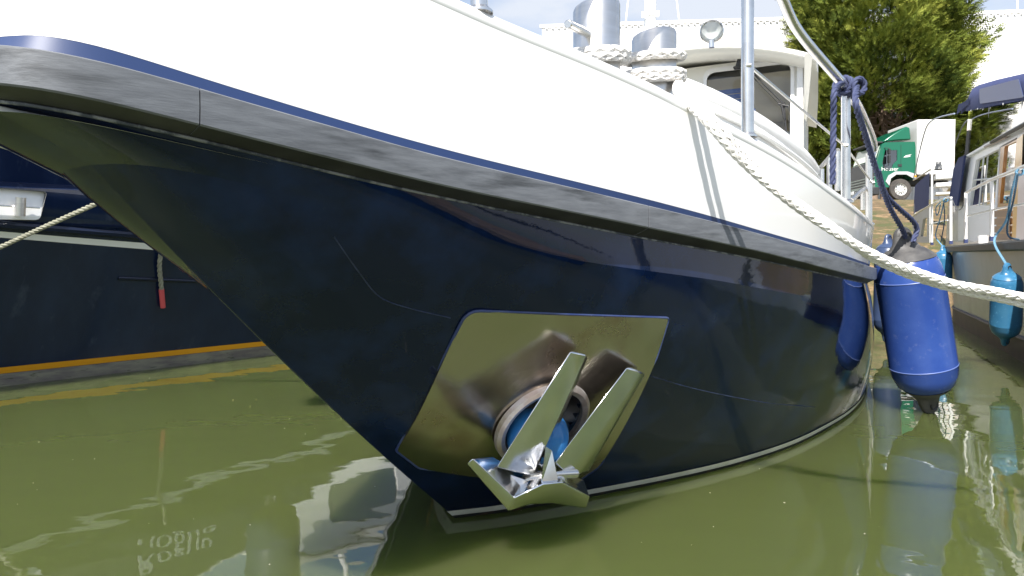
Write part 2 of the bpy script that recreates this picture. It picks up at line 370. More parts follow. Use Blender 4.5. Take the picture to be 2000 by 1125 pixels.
# hull: topsides between waterline and knuckle, slightly full, plus the flared band up to the rail
NV = 26
def hullpt(i, v):
    k = max(0, min(1, (v - .62) / .38)); k = k * k * (3 - 2 * k)
    a = cWL[i]; b = (cKS[i][0] + (cKN[i][0] - cKS[i][0]) * k, cKS[i][1] + (cKN[i][1] - cKS[i][1]) * k, cKN[i][2]); n = Vector((-1, 0, 0)) if i == 0 else RN[i]
    bul = .034 * 4 * v * (1 - v)
    return (a[0] + (b[0] - a[0]) * v + n.x * bul, (a[1] + (b[1] - a[1]) * v + n.y * bul) if i else 0, a[2] + (b[2] - a[2]) * v)
rows = []
rows.append(both([(s + .25 * (1 - T[i]) * (1 if True else 0), w * .8, -.45) for i, (s, w, z) in enumerate(cWL)]))
for k in range(NV + 1): rows.append(both([hullpt(i, k / NV) for i in range(NI + 1)]))
for k in range(1, 7):
    f = k / 6; rows.append(both([tuple(a[j] + (b[j] - a[j]) * f for j in range(3)) for a, b in zip(cKN, cRU)]))
tmp = MB(); tmp.grid(rows)
bvh = BVHTree.FromPolygons(tmp.v, tmp.f)
def hit(px, py):
    d = ray(px, py).normalized(); loc, n, i, dist = bvh.ray_cast(EYE, d)
    return loc, (n if n.dot(d) < 0 else -n)
PC, _ = hit(1048, 790)
fit = [hit(*q)[0] for q in ((900, 760), (1240, 700), (1080, 880), (960, 640))]
PN = ((fit[1] - fit[0]).cross(fit[2] - fit[0])).normalized()
if PN.dot(EYE - PC) < 0: PN = -PN
HC = on_plane(1054, 818, PC, PN); HC = hit(1054, 818)[0]; HR = .150
print('plate centre', PC, 'normal', PN, 'hawse', HC, 'stem z', zKN[0], 'rail tip', zRT[0], zRB[0])
def rad_h(p): d = p - HC; return (d - PN * d.dot(PN)).length if abs(d.dot(PN)) < .3 else 9
hull = MB(); hull.v = tmp.v
for f in tmp.f:
    c = sum((tmp.v[k] for k in f), Vector()) / 4
    if rad_h(c) > HR - .004: hull.face(f)
n0 = len(hull.v)
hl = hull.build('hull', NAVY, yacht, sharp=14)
# transom
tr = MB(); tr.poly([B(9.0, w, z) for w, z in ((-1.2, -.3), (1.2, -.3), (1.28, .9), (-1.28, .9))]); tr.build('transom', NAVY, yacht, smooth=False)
# boot stripe and bottom paint just proud of the topsides
def band(z0, z1, off):
    b = MB(); r0, r1 = [], []
    for i in range(NI + 1):
        n = Vector((-1, 0, 0)) if i == 0 else RN[i]
        for r, z in ((r0, z0), (r1, z1)):
            s, w, zz = hullpt(i, z / cKN[i][2]); r.append((s + n.x * off, (w + n.y * off) if i else 0, z))
    b.grid([both(r0), both(r1)]); return b
band(.014, .040, .004).build('boot_stripe', BOOT, yacht)
band(-.06, .013, .006).build('bottom_paint', SCUM, yacht)
# rub rail in lengths, butted with a small gap
def rail_idx(px):
    for i, p in enumerate(RAILP):
        q = B(p.x, p.y, 0)
        if 1000 + F * q.x / q.y > px: return i
    return NI
segs = [(-NI, -60), (-60, rail_idx(359)), (rail_idx(359), rail_idx(1251)), (rail_idx(1251), NI)]
full = both(list(range(0)) or cRT); fullB = both(cRB); fullU = both(cRU); fullT = both(cBB)
mid = both(curve(offs(.0012), [(a + b) / 2 for a, b in zip(zRT, zRB)]))
def rnd(P, Q, k): return P.lerp(Q, k)
for a, b in segs:
    m = MB(); ia, ib = a + NI, b + NI; rr = []
    for i in range(ia, ib + 1):
        Tt, Bb, Ut, Tp, Md = full[i], fullB[i], fullU[i], fullT[i], mid[i]
        rr.append([Tp, rnd(Tt, Tp, .07), rnd(Tt, Bb, .04), Md, rnd(Bb, Tt, .035), rnd(Bb, Ut, .06), Ut])
    if ib < 2 * NI:   # joint
        last = rr[-1]; rr[-1] = [p.lerp(q, .07) for p, q in zip(rr[-1], rr[-2])]
    ids = m.grid([r_[:6] for r_ in rr]); m.cm = 1; m.grid([r_[5:] for r_ in rr]); m.cm = 0; m.poly(rr[0]); m.poly(rr[-1][::-1])
    m.build('rub_rail', [RUBBER, BLACKRUB], yacht, sharp=24)
# weld bead along the underside of the rail, scuffed
wb = MB(); wb.tube([p + Vector((0, 0, -.002)) for p in fullU[NI - 70:]], .0035, 6); wb.build('rail_weld', M('grey_sealant', (.22, .23, .25), .5, col2=(.05, .06, .08), ns=25, lo=.45, hi=.55), yacht)
# blue sheer strip, white bulwark, rounded cap
st = MB(); r0, r1 = both(cBB), both(cBS); st.grid([r0, [p.lerp(q, .5) for p, q in zip(r0, r1)], r1]); st.build('sheer_strip', BLUESTRIP, yacht)
bw = MB(); lo, hi = both(curve([p + n * .0005 for p, n in zip(PBS, RN)], zBS)), both(cBT)
bw.grid([[p.lerp(q, k / 8) for p, q in zip(lo, hi)] for k in range(9)])
PIN = offs(lambda i: -.09 - .075 * bow(i)); bw.grid([both(curve(PIN, [z - RC for z in zBT])), both(curve(PIN, [z - .1 for z in zRT]))])
bw.build('bulwark', WHITE, yacht)
cp = MB(); cp.tube(both(curve([p - n * RC * .9 for p, n in zip(PBT, RN)], [z - RC for z in zBT])), RC, 14); cp.build('cap_rail', WHITE, yacht)
dk = MB(); dr = curve(offs(-.06), [z - .09 for z in zRT]); dk.grid([[B(s, w * k, z + .02 * (1 - k * k)) for s, w, z in dr] for k in (-1, -.5, 0, .5, 1)]); dk.build('deck', M('pale_deck_paint', (.6, .6, .57), .7), yacht)
# faint weld seam across the topsides
sm = MB(); seam = [hit(*q)[0] for q in ((652, 462), (700, 530), (742, 580), (800, 602), (880, 621))]; sm.tube(spline(seam, 6), .0017, 6); sm.build('hull_seam', SEAM, yacht); sm = MB()
seam = [hit(*q)[0] for q in ((1270, 734), (1340, 755), (1420, 773), (1500, 787), (1580, 794), (1650, 797))]; sm.tube(spline(seam, 6), .0020, 6)
sm.build('hull_seam', SEAM, yacht)

# ---- stainless anchor plate laid on the hull round the hawse hole
e1 = (on_plane(1240, 700, PC, PN) - on_plane(900, 760, PC, PN)); e1 = (e1 - PN * e1.dot(PN)).normalized(); e2 = PN.cross(e1)
def to2(px, py): p = on_plane(px, py, HC, PN) - HC; return (p.dot(e1), p.dot(e2))
outl = roundpoly([Vector((*to2(*q), 0)) for q in ((910, 602), (1318, 632), (1286, 700), (1172, 912), (1122, 954), (828, 937), (783, 903))], [.045, .014, .01, .025, .02, .012, .008])
def bound(th):
    d = Vector((math.cos(th), math.sin(th), 0)); best = None
    for a, b in zip(outl, outl[1:] + outl[:1]):
        e = b - a; den = d.x * e.y - d.y * e.x
        if abs(den) < 1e-12: continue
        r = (a.x * e.y - a.y * e.x) / den; u = (a.x * d.y - a.y * d.x) / den
        if r > 0 and -1e-6 <= u <= 1 + 1e-6: best = r if best is None else min(best, r)
    return best
def onhull(a, b, off):
    p = HC + e1 * a + e2 * b; loc, n, i, d = bvh.ray_cast(p + PN * .4, -PN)
    return (loc if loc else p) + PN * off
angs = sorted(set([2 * math.pi * k / 72 for k in range(72)] + [math.atan2(v.y, v.x) % (2 * math.pi) for v in outl]))
pl = MB(); rows = []
for k in range(13):
    row = []
    for th in angs:
        rb = bound(th) or .3; r = HR + (rb - HR) * (k / 12) ** 1.1; bulge = .012 * math.exp(-((r - HR) / .07) ** 2)
        row.append(onhull(r * math.cos(th), r * math.sin(th), .006 + bulge))
    rows.append(row)
rows.append([onhull((bound(th) or .3) * math.cos(th), (bound(th) or .3) * math.sin(th), -.004) for th in angs])
pl.grid(rows, close_v=True); plate = pl.build('anchor_plate', PLATE, yacht, sharp=50)
HP = hit(1054, 818)[0]
bd = MB(); bd.tube([onhull(v.x, v.y, .004) for v in outl], .0042, 6, closed=True); bd.build('plate_bead', M('blue_bead_paint', (.018, .035, .13), .3, col2=(.05, .07, .16), ns=12), plate)
cup = MB(); cup.lathe(HP, PN, [(HR, .028), (HR * .93, -.02), (HR * .78, -.12), (HR * .7, -.25), (0, -.26)], 40); cup.build('hawse_pipe', STEEL, plate)
rg = MB(); rg.lathe(HP, PN, [(HR - .010, .020), (HR - .012, .036), (HR + .004, .042), (HR + .016, .034), (HR + .018, .018)], 48); rg.build('hawse_ring', M('worn_hawse_lip', (.60, .50, .44), .3, .8, col2=(.75, .72, .70), ns=20, rough2=.5), plate)

# ------------------------------------------------------------------ anchor
def A(px, py, d): return on_plane(px, py, HP + PN * d, PN)
anch = thing('anchor', A(1065, 960, .15), 'polished steel anchor with two broad flukes drawn up against the yacht bow', 'anchor')
fl = MB(); fl.hull2([A(1114, 684, .060), A(1146, 692, .060), A(1040, 932, .17), A(968, 914, .17)], [A(1122, 688, .035), A(1149, 697, .035), A(1062, 906, .11), A(985, 905, .11)])
fl.build('fluke', MIRROR, anch, bevel=.007)
fl = MB(); fl.hull2([A(1224, 716, .055), A(1250, 724, .055), A(1112, 934, .16), A(1082, 905, .16)], [A(1236, 716, .025), A(1262, 730, .02), A(1150, 922, .08), A(1095, 895, .09)])
fl.build('fluke', MIRROR, anch, bevel=.007)
c = MB(); c.hull2([A(993, 999, .215), A(1003, 973, .225), A(1062, 945, .235), A(1100, 942, .235), A(1153, 970, .20), A(1145, 994, .19), A(1078, 984, .20), A(1035, 987, .205)],
                  [A(990, 975, .13), A(985, 945, .13), A(1040, 920, .12), A(1100, 918, .12), A(1148, 958, .12), A(1140, 972, .11), A(1080, 965, .11), A(1035, 965, .12)])
c.build('crown', MIRROR, anch, bevel=.007)
c = MB(); c.hull2([A(911, 906, .175), A(923, 895, .18), A(1003, 973, .225), A(993, 999, .215)], [A(925, 912, .10), A(962, 894, .10), A(1040, 935, .13), A(1020, 985, .12)])
c.build('crown_arm', MIRROR, anch, bevel=.004)
c = MB(); c.hull2([A(926, 896, .165), A(962, 893, .10), A(1032, 930, .12), A(1060, 944, .20), A(1004, 971, .215)], [A(930, 905, .14), A(962, 900, .08), A(1032, 935, .10), A(1058, 948, .18), A(1004, 976, .19)])
c.build('crown_web', MIRROR, anch, smooth=False)
c = MB(); c.hull2([A(1100, 944, .20), A(1120, 930, .11), A(1140, 938, .10), A(1151, 969, .185)], [A(1100, 948, .18), A(1120, 935, .09), A(1140, 943, .08), A(1149, 973, .165)])
c.build('crown_web', MIRROR, anch, smooth=False)
c = MB(); c.hull2([A(1056, 950, .225), A(1092, 950, .225), A(1078, 880, .15), A(1066, 872, .15)], [A(1050, 935, .10), A(1090, 935, .10), A(1082, 880, .08), A(1062, 872, .08)]); c.build('hinge_lug', MIRROR, anch, smooth=False)
c = MB(); c.tube([A(1030, 930, .17), A(1125, 925, .16)], .014, 12); c.build('hinge_pin', STEEL, anch)
c = MB(); c.hull2([A(1058, 915, .15), A(1085, 915, .15), A(1085, 930, .13), A(1058, 930, .13)], [HP + e1 * x + e2 * y - PN * .24 for x, y in ((-.02, .02), (.02, .02), (.02, -.02), (-.02, -.02))]); c.build('shank', STEEL, anch, bevel=.004)
bl = MB(); rb = .098; ctr = A(1050, 852, .045)
bl.lathe(ctr, e1, [(rb * math.sin(math.pi * k / 20) * (1 - .10 * math.exp(-((k - 10) / 1.2) ** 2)), -rb * 1.02 * math.cos(math.pi * k / 20)) for k in range(21)], 32)
tag(bl.build('float_ball', BALL), 'bright blue ball fender wedged in the hawse hole behind the anchor', 'fender')

# ------------------------------------------------------------------ yacht deck gear
def bollard(px, Y, ytop, r):
    m = MB(); b = U(px, 300, Y); b.z = 1.1; zt = H + (HY - ytop) / F * Y
    lean = Vector((.0, 0, 0)); n = 36; rows = []
    for z, rr in ((1.1, r), (zt - .012, r), (zt - .003, r - .003), (zt, r - .010)):
        rows.append([Vector((b.x, b.y, z)) + (AX * math.cos(2 * math.pi * k / n) + PO * math.sin(2 * math.pi * k / n)) * rr + (Vector((0, 0, .012 * math.sin(2 * math.pi * k / n))) if z > 1.2 else Vector()) for k in range(n)])
    ids = m.grid(rows, close_v=True); m.face(ids[-1]); return m, b, zt
m, b1, zt1 = bollard(1165, 2.30, 12, .079); bol1 = m.build('bollard', STEELB, yacht)
m = MB(); c0 = Vector((b1.x, b1.y, U(1140, 62, 2.24).z)); m.tube([c0, U(1109, 47, 2.10)], .014, 14); m.build('bollard_pin', STEEL, bol1, bevel=.003)
m, b2, zt2 = bollard(1277, 2.50, 68, .081); m.build('bollard', STEELB, yacht)
def cap_at(px):
    pxi = lambda i: (lambda q: 1000 + F * q.x / q.y)(B(PBT[i].x - RN[i].x * .027, PBT[i].y - RN[i].y * .027, 0))
    imax = max(range(NI + 1), key=lambda i: pxi(i)); best = min(range(imax + 1), key=lambda i: abs(pxi(i) - px))
    p, n = PBT[best], RN[best]; s, w = p.x - n.x * .027, p.y - n.y * .027
    return B(s, w, zBT[best]), best
# handrail: stanchions on the cap, bent top rail, thin wire at mid height
hr = thing('tmp', (0, 0, 0), '', ''); bpy.data.objects.remove(hr)
SA, SB, SCp, SD = cap_at(1461)[0], cap_at(1649)[0], cap_at(1702)[0], cap_at(941)[0]
print('stanchion depths', SA, SB, SCp, SD)
tA, tB = SA + Vector((0, 0, .68)), Vector((SB.x, SB.y, H + (HY - 172) / F * SB.y)); tC = Vector((SCp.x, SCp.y, H + (HY - 300) / F * SCp.y))
tD = SD + Vector((-.02, 0, .72))
rails = MB(); path = spline([tD + (tD - tA) * .5 + Vector((-.1, -.1, .05)), tD, tA, U(1560, 62, (SA.y + SB.y) / 2 + .02), tB, U(1688, 232, (SB.y + SCp.y) / 2), U(1707, 285, SCp.y), tC - Vector((0, 0, .06))], 10)
rails.tube(path, .021, 14); handrail = rails.build('handrail', STEEL, yacht)
for base, top, r in ((SA, tA, .0225), (SB, tB, .0205), (SCp, tC, .0200), (SD, tD, .0215)):
    m = MB(); m.tube([base - Vector((0, 0, .03)), top], r, 16); m.lathe(base - Vector((0, 0, .006)), (0, 0, 1), [(.034, 0), (.034, .006), (r + .002, .016)], 20); m.build('stanchion', STEEL, handrail)
m = MB(); m.tube([U(1463, 128, SA.y - .01), U(1649, 284, SB.y), U(1703, 356, SCp.y)], .0055, 8)
for q in (U(1461, 128, SA.y - .02), U(1651, 284, SB.y - .02), U(1704, 356, SCp.y - .02)): m.tube([q - PO * .006, q + PO * .012], .007, 8)
m.build('guard_wire', STEEL, handrail)
m = MB()   # lower after gate rails along the side deck
for p0, p1 in (((1636, 372, 4.6), (1636, 296, 4.6)), ((1620, 372, 5.0), (1620, 308, 5.0)), ((1605, 372, 5.5), (1605, 330, 5.5)), ((1687, 410, 4.4), (1687, 368, 4.4))): m.tube([U(*p0), U(*p1)], .019, 10)
m.tube([U(1580, 346, 5.9), U(1605, 325, 5.5), U(1625, 302, 4.95), U(1636, 294, 4.6)], .017, 10); m.tube([U(1662, 392, 4.1), U(1676, 378, 4.25), U(1698, 360, 4.5)], .016, 10)
m.build('gate_rail', STEEL, yacht)

# breakwater wall round the wheelhouse front
bwk = MB(); arc = []
for k in range(-20, 21):
    a = k / 20; s = 1.72 + 1.55 * (abs(a) ** 2.0); wv = math.copysign(.99 * (1 - (1 - abs(a)) ** 1.35), a); z = 2.02 - .45 * abs(a) ** 1.2
    arc.append((s, wv, z))
bwk.grid([[B(s, w, z) for s, w, z in arc], [B(s - .03, w * 1.02, z - .18) for s, w, z in arc], [B(s - .06, w * 1.03, 1.0) for s, w, z in arc]])
bwk.grid([[B(s + .10, w * .94, z) for s, w, z in arc], [B(s + .10, w * .94, 1.0) for s, w, z in arc]])
brk = bwk.build('breakwater', WHITE, yacht)
m = MB(); m.tube([B(s + .05, w * .97, z) for s, w, z in arc], .062, 14); m.build('breakwater_cap', WHITE, brk)
m = MB(); m.tube([B(s - .012, w * 1.035, z - .085) for s, w, z in arc], .014, 8); m.build('breakwater_bead', WHITE2, brk)
# wheelhouse
ws0, ww = 3.4, .905
wp, wn_ = B(ws0, 0, 0), -AX
def WH(px, py): p = on_plane(px, py, wp, AX) - W0; return (p.dot(PO), p.z)
fw = lambda a, b: B(ws0 - .06 * (2.0 - b), a, b); fwb = lambda a, b: B(ws0 + .05 - .06 * (2.0 - b), a, b)
a0 = WH(1378, 140); a1 = WH(1546, 262)
win = rrect(a0[0], 1.72, a1[0], a0[1], .06); win2 = [(-x, z) for x, z in reversed(win)]
m = MB(); m.panel([(-ww, 1.0), (ww, 1.0), (ww, 2.46), (-ww, 2.46)], [win, win2], fw, fwb)
wheel = m.build('wheelhouse', CREAM, yacht, smooth=False)
for wn2 in (win, win2):
    m = MB(); mx = (min(x for x, z in wn2) + max(x for x, z in wn2)) / 2; mz = (1.72 + a0[1]) / 2
    inn = [(x + (mx - x) * .022, z + (mz - z) * .03) for x, z in wn2]; out = [(x - (mx - x) * .06, z - (mz - z) * .075) for x, z in wn2]
    m.panel(out, [inn], lambda a, b: fw(a, b) - AX * .012, lambda a, b: fw(a, b) - AX * .001); fr = m.build('window_frame', WHITE, wheel, smooth=False)
    m = MB(); m.panel(wn2, [], lambda a, b: fw(a, b) + AX * .02); m.build('window', GLASS, wheel, smooth=False)
m = MB()   # side walls taper aft, back wall
sw = lambda sg, o: (lambda a, z: B(a, sg * (ww - (a - 3.36) * .047 - o), z))
for sg in (1, -1):
    hol = [rrect(3.62, 1.72, 4.4, 2.28, .06), rrect(4.6, 1.72, 5.4, 2.28, .06)]
    m = MB(); m.panel([(3.34, 1.0), (5.6, 1.0), (5.6, 2.46), (3.37, 2.46)], hol, sw(sg, 0), sw(sg, .04)); swo = m.build('side_wall', WHITE, wheel, smooth=False)
    for h_ in hol: m = MB(); m.panel(h_, [], sw(sg, .02)); m.build('side_window', GLASS, swo, smooth=False)
m = MB()
m = MB(); m.panel([(-.8, 1.0), (.8, 1.0), (.8, 2.46), (-.8, 2.46)], [rrect(-.6, 1.65, .6, 2.15, .05)], lambda a, b: B(5.6, a, b), lambda a, b: B(5.64, a, b)); m.build('back_wall', M('beige_cabin_lining', (.74, .66, .52), .6, col2=(.66, .58, .44), ns=2), wheel, smooth=False)
m = MB()
for k in range(15):
    z = 1.66 + .042 * k; xr = .78 - .022 * k; m.box(B(3.475, (xr - .85) / 2, z), (xr + .85, .006, .036), (PO, (AX + Vector((0, 0, .25))).normalized(), (Vector((0, 0, 1)) - AX * .25).normalized()))
bl_ = m.build('blind', M('blue_blind', (.10, .16, .40), .7), wheel, smooth=False); bl_['kind'] = 'stuff'
m = MB(); m.poly([B(3.44, -.86, 2.35), B(3.44, .86, 2.35), B(5.55, .76, 2.38), B(5.55, -.76, 2.38)]); m.build('ceiling_lining', bpy.data.materials['beige_cabin_lining'], wheel, smooth=False)
m = MB(); m.box(B(4.0, .55, 1.5), (.5, .7, .9), (PO, AX, Vector((0, 0, 1)))); m.build('helm_seat', M('white_seat_vinyl', (.7, .7, .68), .5), wheel, bevel=.05)
# roof with drooping visor
m = MB(); rows_t, rows_b = [], []
def roofz(w): return 2.575 - .17 * (abs(w) / 1.0) ** 2.2
for s, dz, th in ((3.13, -.055, .03), (3.16, -.02, .08), (3.22, 0, .11), (3.4, .02, .10), (4.5, .03, .10), (5.8, 0, .10)):
    wmax = 1.0 if s < 3.6 else (1.0 - (s - 3.6) * .062); ws = [wmax * k / 14 for k in range(-14, 15)]
    rows_t.append([B(s + .10 * (abs(w) / wmax) ** 3, w, roofz(w) + dz) for w in ws]); rows_b.append([B(s + .02 + .10 * (abs(w) / wmax) ** 3, w, roofz(w) + dz - th) for w in ws])
ring = rows_t + rows_b[::-1]; ids = m.grid(ring, close_u=True)
m.face([r[0] for r in ids]); m.face([r[-1] for r in ids][::-1]); m.build('roof', CREAM, wheel, sharp=60)
m = MB()   # visor side wing
for sg in (1,): m.hull2([B(3.13, sg * .985, 2.38), B(3.42, sg * .965, 2.38), B(3.42, sg * .925, 1.95)], [B(3.16, sg * .93, 2.38), B(3.42, sg * .91, 2.38), B(3.42, sg * .905, 1.98)])
m.build('visor_wing', CREAM, wheel, smooth=False)
# wiper
m = MB(); wpt = lambda px, py, d: on_plane(px, py, wp - AX * (.07 + d), AX)
m.tube([wpt(1474, 146, .01), wpt(1536, 208, .02)], .006, 8); m.tube([wpt(1470, 150, .01), wpt(1526, 206, .02)], .004, 8); m.tube([wpt(1520, 203, .02), wpt(1540, 208, .02)], .008, 8); m.tube([wpt(1531, 200, .01), wpt(1536, 262, .01)], .007, 8); m.tube([wpt(1526, 202, .02), wpt(1532, 232, .02)], .009, 8)
m.build('wiper', BLACKRUB, wheel)
m = MB(); m.box(wpt(1444, 123, .03), (.035, .06, .08), (PO, AX, (Vector((0, 0, 1)) + PO * .3).normalized())); m.box(wpt(1442, 132, .03), (.07, .05, .02), (PO, AX, Vector((0, 0, 1)))); m.build('wiper_motor', BLACKRUB, wheel, bevel=.008)
# searchlight on the roof
sl = U(1390, 62, 4.72); fd = (Vector((-.30, -1, -.02))).normalized()
m = MB(); m.lathe(sl, fd, [(.045, -.11), (.065, -.05), (.078, -.005), (.082, .01), (.076, .014), (.070, .008)], 32); m.tube([sl - Vector((0, 0, .06)), sl - Vector((0, 0, .11))], .02, 10); lamp = m.build('searchlight', STEEL, yacht)
m = MB(); m.lathe(sl, fd, [(0, -.045), (.03, -.035), (.055, -.01), (.071, .006)], 32); m.build('reflector', M('lamp_reflector', (.85, .86, .88), .2, .4), lamp)
m = MB(); m.lathe(sl, fd, [(.071, .009), (.04, .016), (0, .018)], 32); m.build('lens', GLASS, lamp)
# mast and stays on the wheelhouse roof
m = MB(); mb_ = U(1268, 72, 6.4); m.tube([mb_ - Vector((0, 0, .3)), Vector((mb_.x + .06, mb_.y, 6.2))], .056, 16); mast = m.build('mast', WHITE, yacht)
m = MB(); m.box(U(1256, 29, 6.34), (.03, .03, .05)); m.box(U(1284, 27, 6.34), (.03, .03, .05)); m.tube([U(1256, 29, 6.34), U(1284, 27, 6.34)], .006, 6); m.build('mast_cleat', WHITE2, mast)
m = MB(); m.tube([U(1222, 45, 6.0), Vector((mb_.x, mb_.y, 5.2))], .007, 6); m.tube([U(1327, 45, 6.0), Vector((mb_.x + .04, mb_.y, 5.2))], .007, 6); m.build('stay', WHITE2, mast)

# ------------------------------------------------------------------ white mooring rope: turns round both bollards, then out over the bulwark to the right
RR = .0185
def turns(c, r, z0, z1, n, a0=0, sq=1):
    out = []
    K = int(n * 28)
    for k in range(K + 1):
        a = a0 + 2 * math.pi * n * k / K; out.append(Vector((c.x, c.y, z0 + (z1 - z0) * k / K)) + Vector((math.cos(a), math.sin(a), 0)) * r + Vector((0, 0, .018 * math.sin(a + .4))))
    return out
rope = thing('mooring_rope', (b2.x, b2.y, 1.3), 'thick white plaited mooring rope wound round both bollards and led out to the right', 'rope')
zc = lambda py, Y: H + (HY - py) / F * Y
m = MB(); braid(m, turns(b1, .079 + RR, zc(100, 2.3), zc(122, 2.3), 2.2, .6), RR); m.build('rope_turn', ROPEW, rope)
m = MB(); braid(m, turns(b2, .081 + RR, zc(111, 2.5), zc(116, 2.5), 1.1, 2.2), RR); braid(m, turns(b2, .081 + RR, zc(140, 2.5), zc(162, 2.5), 2.3, 1.2), RR); m.build('rope_turn', ROPEW, rope)
over = [(1345, 176), (1362, 200), (1415, 262)]
cY = cap_at(1345)[0].y; print('cap depth at 1345', cY)
legs = [[(b2.x + .07, b2.y - .06, zc(160, 2.45)), U(1322, 182, cY + .10), U(1345, 203, cY - .03), U(1385, 243, 2.10), U(1440, 305, 2.10), U(1520, 376, 2.10), U(1620, 447, 2.10), U(1720, 503, 2.10), U(1850, 551, 2.10), U(2010, 583, 2.08), Vector((2.1, 2.02, .66)), Vector((2.52, 1.93, .50)), Vector((2.62, 1.85, .50))],
        [(b2.x + .08, b2.y - .03, zc(158, 2.47)), U(1338, 178, cY + .10), U(1362, 203, cY - .01), U(1405, 247, 2.13), U(1450, 303, 2.14), U(1525, 373, 2.14), U(1622, 441, 2.12), U(1720, 512, 2.125), U(1850, 560, 2.13), U(2010, 596, 2.10), Vector((2.1, 2.05, .63)), Vector((2.50, 2.0, .49)), Vector((2.60, 1.92, .50))]]
for lg in legs:
    m = MB(); braid(m, spline(lg, 14), RR * .78); m.build('rope_leg', ROPEW, rope)

# ------------------------------------------------------------------ fenders
def fender(name, top, bot, r, label, group, body, ends, cat='fender', eye_len=.10, off=None):
    """cylindrical fender between its two eyes"""
    ax = (top - bot); L = ax.length; ax.normalize()
    t = thing(name, bot, label, cat, group)
    e = eye_len; m = MB()
    prof = [(r * .42, e), (r * .62, e + .02 * r / .2), (r * .84, e + .30 * r), (r * .96, e + .62 * r), (r, e + .95 * r), (r * 1.006, e + .97 * r), (r, e + 1.0 * r), (r, L / 2)]
    prof += [(q, L - z) for q, z in reversed(prof[:-1])]
    m.lathe(bot, ax, prof, 36); fbod = m.build('fender_body', body, t)
    if r > .17:
        for zz in (e + .97 * r, L - e - .97 * r): m = MB(); m.lathe(bot, ax, [(r * 1.004, zz - .004), (r * 1.016, zz), (r * 1.004, zz + .004)], 36); m.build('mould_seam', M('pale_blue_seam', (.10, .15, .38), .35) if 'pale_blue_seam' not in bpy.data.materials else bpy.data.materials['pale_blue_seam'], fbod)
    side = ax.cross(Vector((.3, -1, 0))).normalized(); fwd = side.cross(ax).normalized()
    for o, d, cv in ((bot, ax, .16), (top, -ax, .30)):
        m = MB()
        rows = []
        rc = lambda u: r * (.42 + .2 * min(1, u / .1) if u < .1 else .62 + .22 * (u - .1) / .2 if u < .3 else .84 + .12 * (u - .3) / .32)
        for z, rx, ry in ((e + cv * r, rc(cv) + .002, rc(cv) + .002), (e + cv * .5 * r, rc(cv * .5) + .004, rc(cv * .5) + .004), (e + .03 * r, r * .56, r * .54), (e, r * .50, r * .44), (e * .72, r * .40, r * .26), (e * .38, r * .36, r * .19), (e * .12, r * .29, r * .16), (.0, r * .16, r * .12)):
            rows.append([o + d * z + side * math.cos(2 * math.pi * k / 24) * rx * 1.02 + fwd * math.sin(2 * math.pi * k / 24) * ry * 1.02 for k in range(24)])
        ids = m.grid(rows, close_v=True); m.face(ids[-1])
        rr_ = r * .30
        m.tube([o + d * e * .38 + (side * math.cos(2 * math.pi * k / 20) + d * math.sin(2 * math.pi * k / 20)) * rr_ * .72 for k in range(20)], r * .13, 10, closed=True)
        hl_ = MB(); m.build('end_cap', ends, t)
        m = MB(); m.lathe(o + d * e * .38 + fwd * (-r * .19), fwd, [(r * .10, 0), (r * .16, -.004), (r * .16, .01), (r * .10, .02), (0, .02)], 14); m.lathe(o + d * e * .38 + fwd * (r * .19), fwd, [(r * .10, 0), (r * .16, .004), (r * .16, -.01), (r * .10, -.02), (0, -.02)], 14); m.build('eye', BLACKRUB, t)
    return t
f1t, f1b = U(1761, 449, 4.02), U(1817, 803, 4.12)
fender('fender', f1t, f1b, .182, 'large royal blue fender with black ends hanging at the yacht side under the navy rope', 'fenders hanging along the boats', FBLUE, FBLACK, eye_len=.115)
fender('fender', U(1735, 458, 7.0), U(1731, 668, 7.0), .125, 'slate blue fender hanging farther aft on the yacht, mostly behind the large royal blue one', 'fenders hanging along the boats', FDARK, FDARK)
fender('fender', Vector((-1.395, 4.0, 1.38)), Vector((-1.40, 4.0, .43)), .150, 'slate fender on the hidden side of the bow, seen mirrored in the green water', 'fenders hanging along the boats', FDARK, FBLACK)
# navy rope of the large fender: knot on the handrail, tail, doubled run to the eye
frp = thing('fender_rope', tB, 'navy rope knotted round the handrail, running down to the large royal blue fender', 'rope')
m = MB(); d1 = (tA - tB).normalized(); o1 = d1.orthogonal().normalized(); o2 = d1.cross(o1)
strands(m, [tB + d1 * (-.03 + .075 * k / 70) + (o1 * math.cos(k * .28) + o2 * math.sin(k * .28)) * .036 for k in range(71)], .0135, 3)
kn = tB + Vector((.035, -.03, -.005)); strands(m, [kn + Vector((.030 * math.cos(k * .42), -.012 + .022 * math.sin(k * .21), .034 * math.sin(k * .42))) for k in range(40)], .013, 3); m.build('knot', ROPEB, frp)
m = MB(); strands(m, spline([tB + Vector((-.03, -.035, .02)), U(1630, 178, 2.93), U(1628, 230, 2.95), U(1627, 300, 2.96), U(1626, 360, 2.97)], 10), .0135, 3); m.build('rope_tail', ROPEB, frp)
m = MB(); eye = f1t + Vector((0, -.03, -.075))
strands(m, spline([tB + Vector((.03, -.04, .0)), U(1672, 205, 3.0), U(1690, 265, 3.16), U(1712, 335, 3.4), U(1735, 400, 3.7), eye + Vector((-.02, -.03, .05)), eye + Vector((.0, .03, 0))], 10), .0150, 3)
strands(m, spline([U(1715, 335, 3.44), U(1733, 385, 3.68), eye + Vector((.035, -.05, .10)), eye + Vector((.02, -.05, 0))], 10), .0150, 3); m.build('rope_leg', ROPEB, frp)
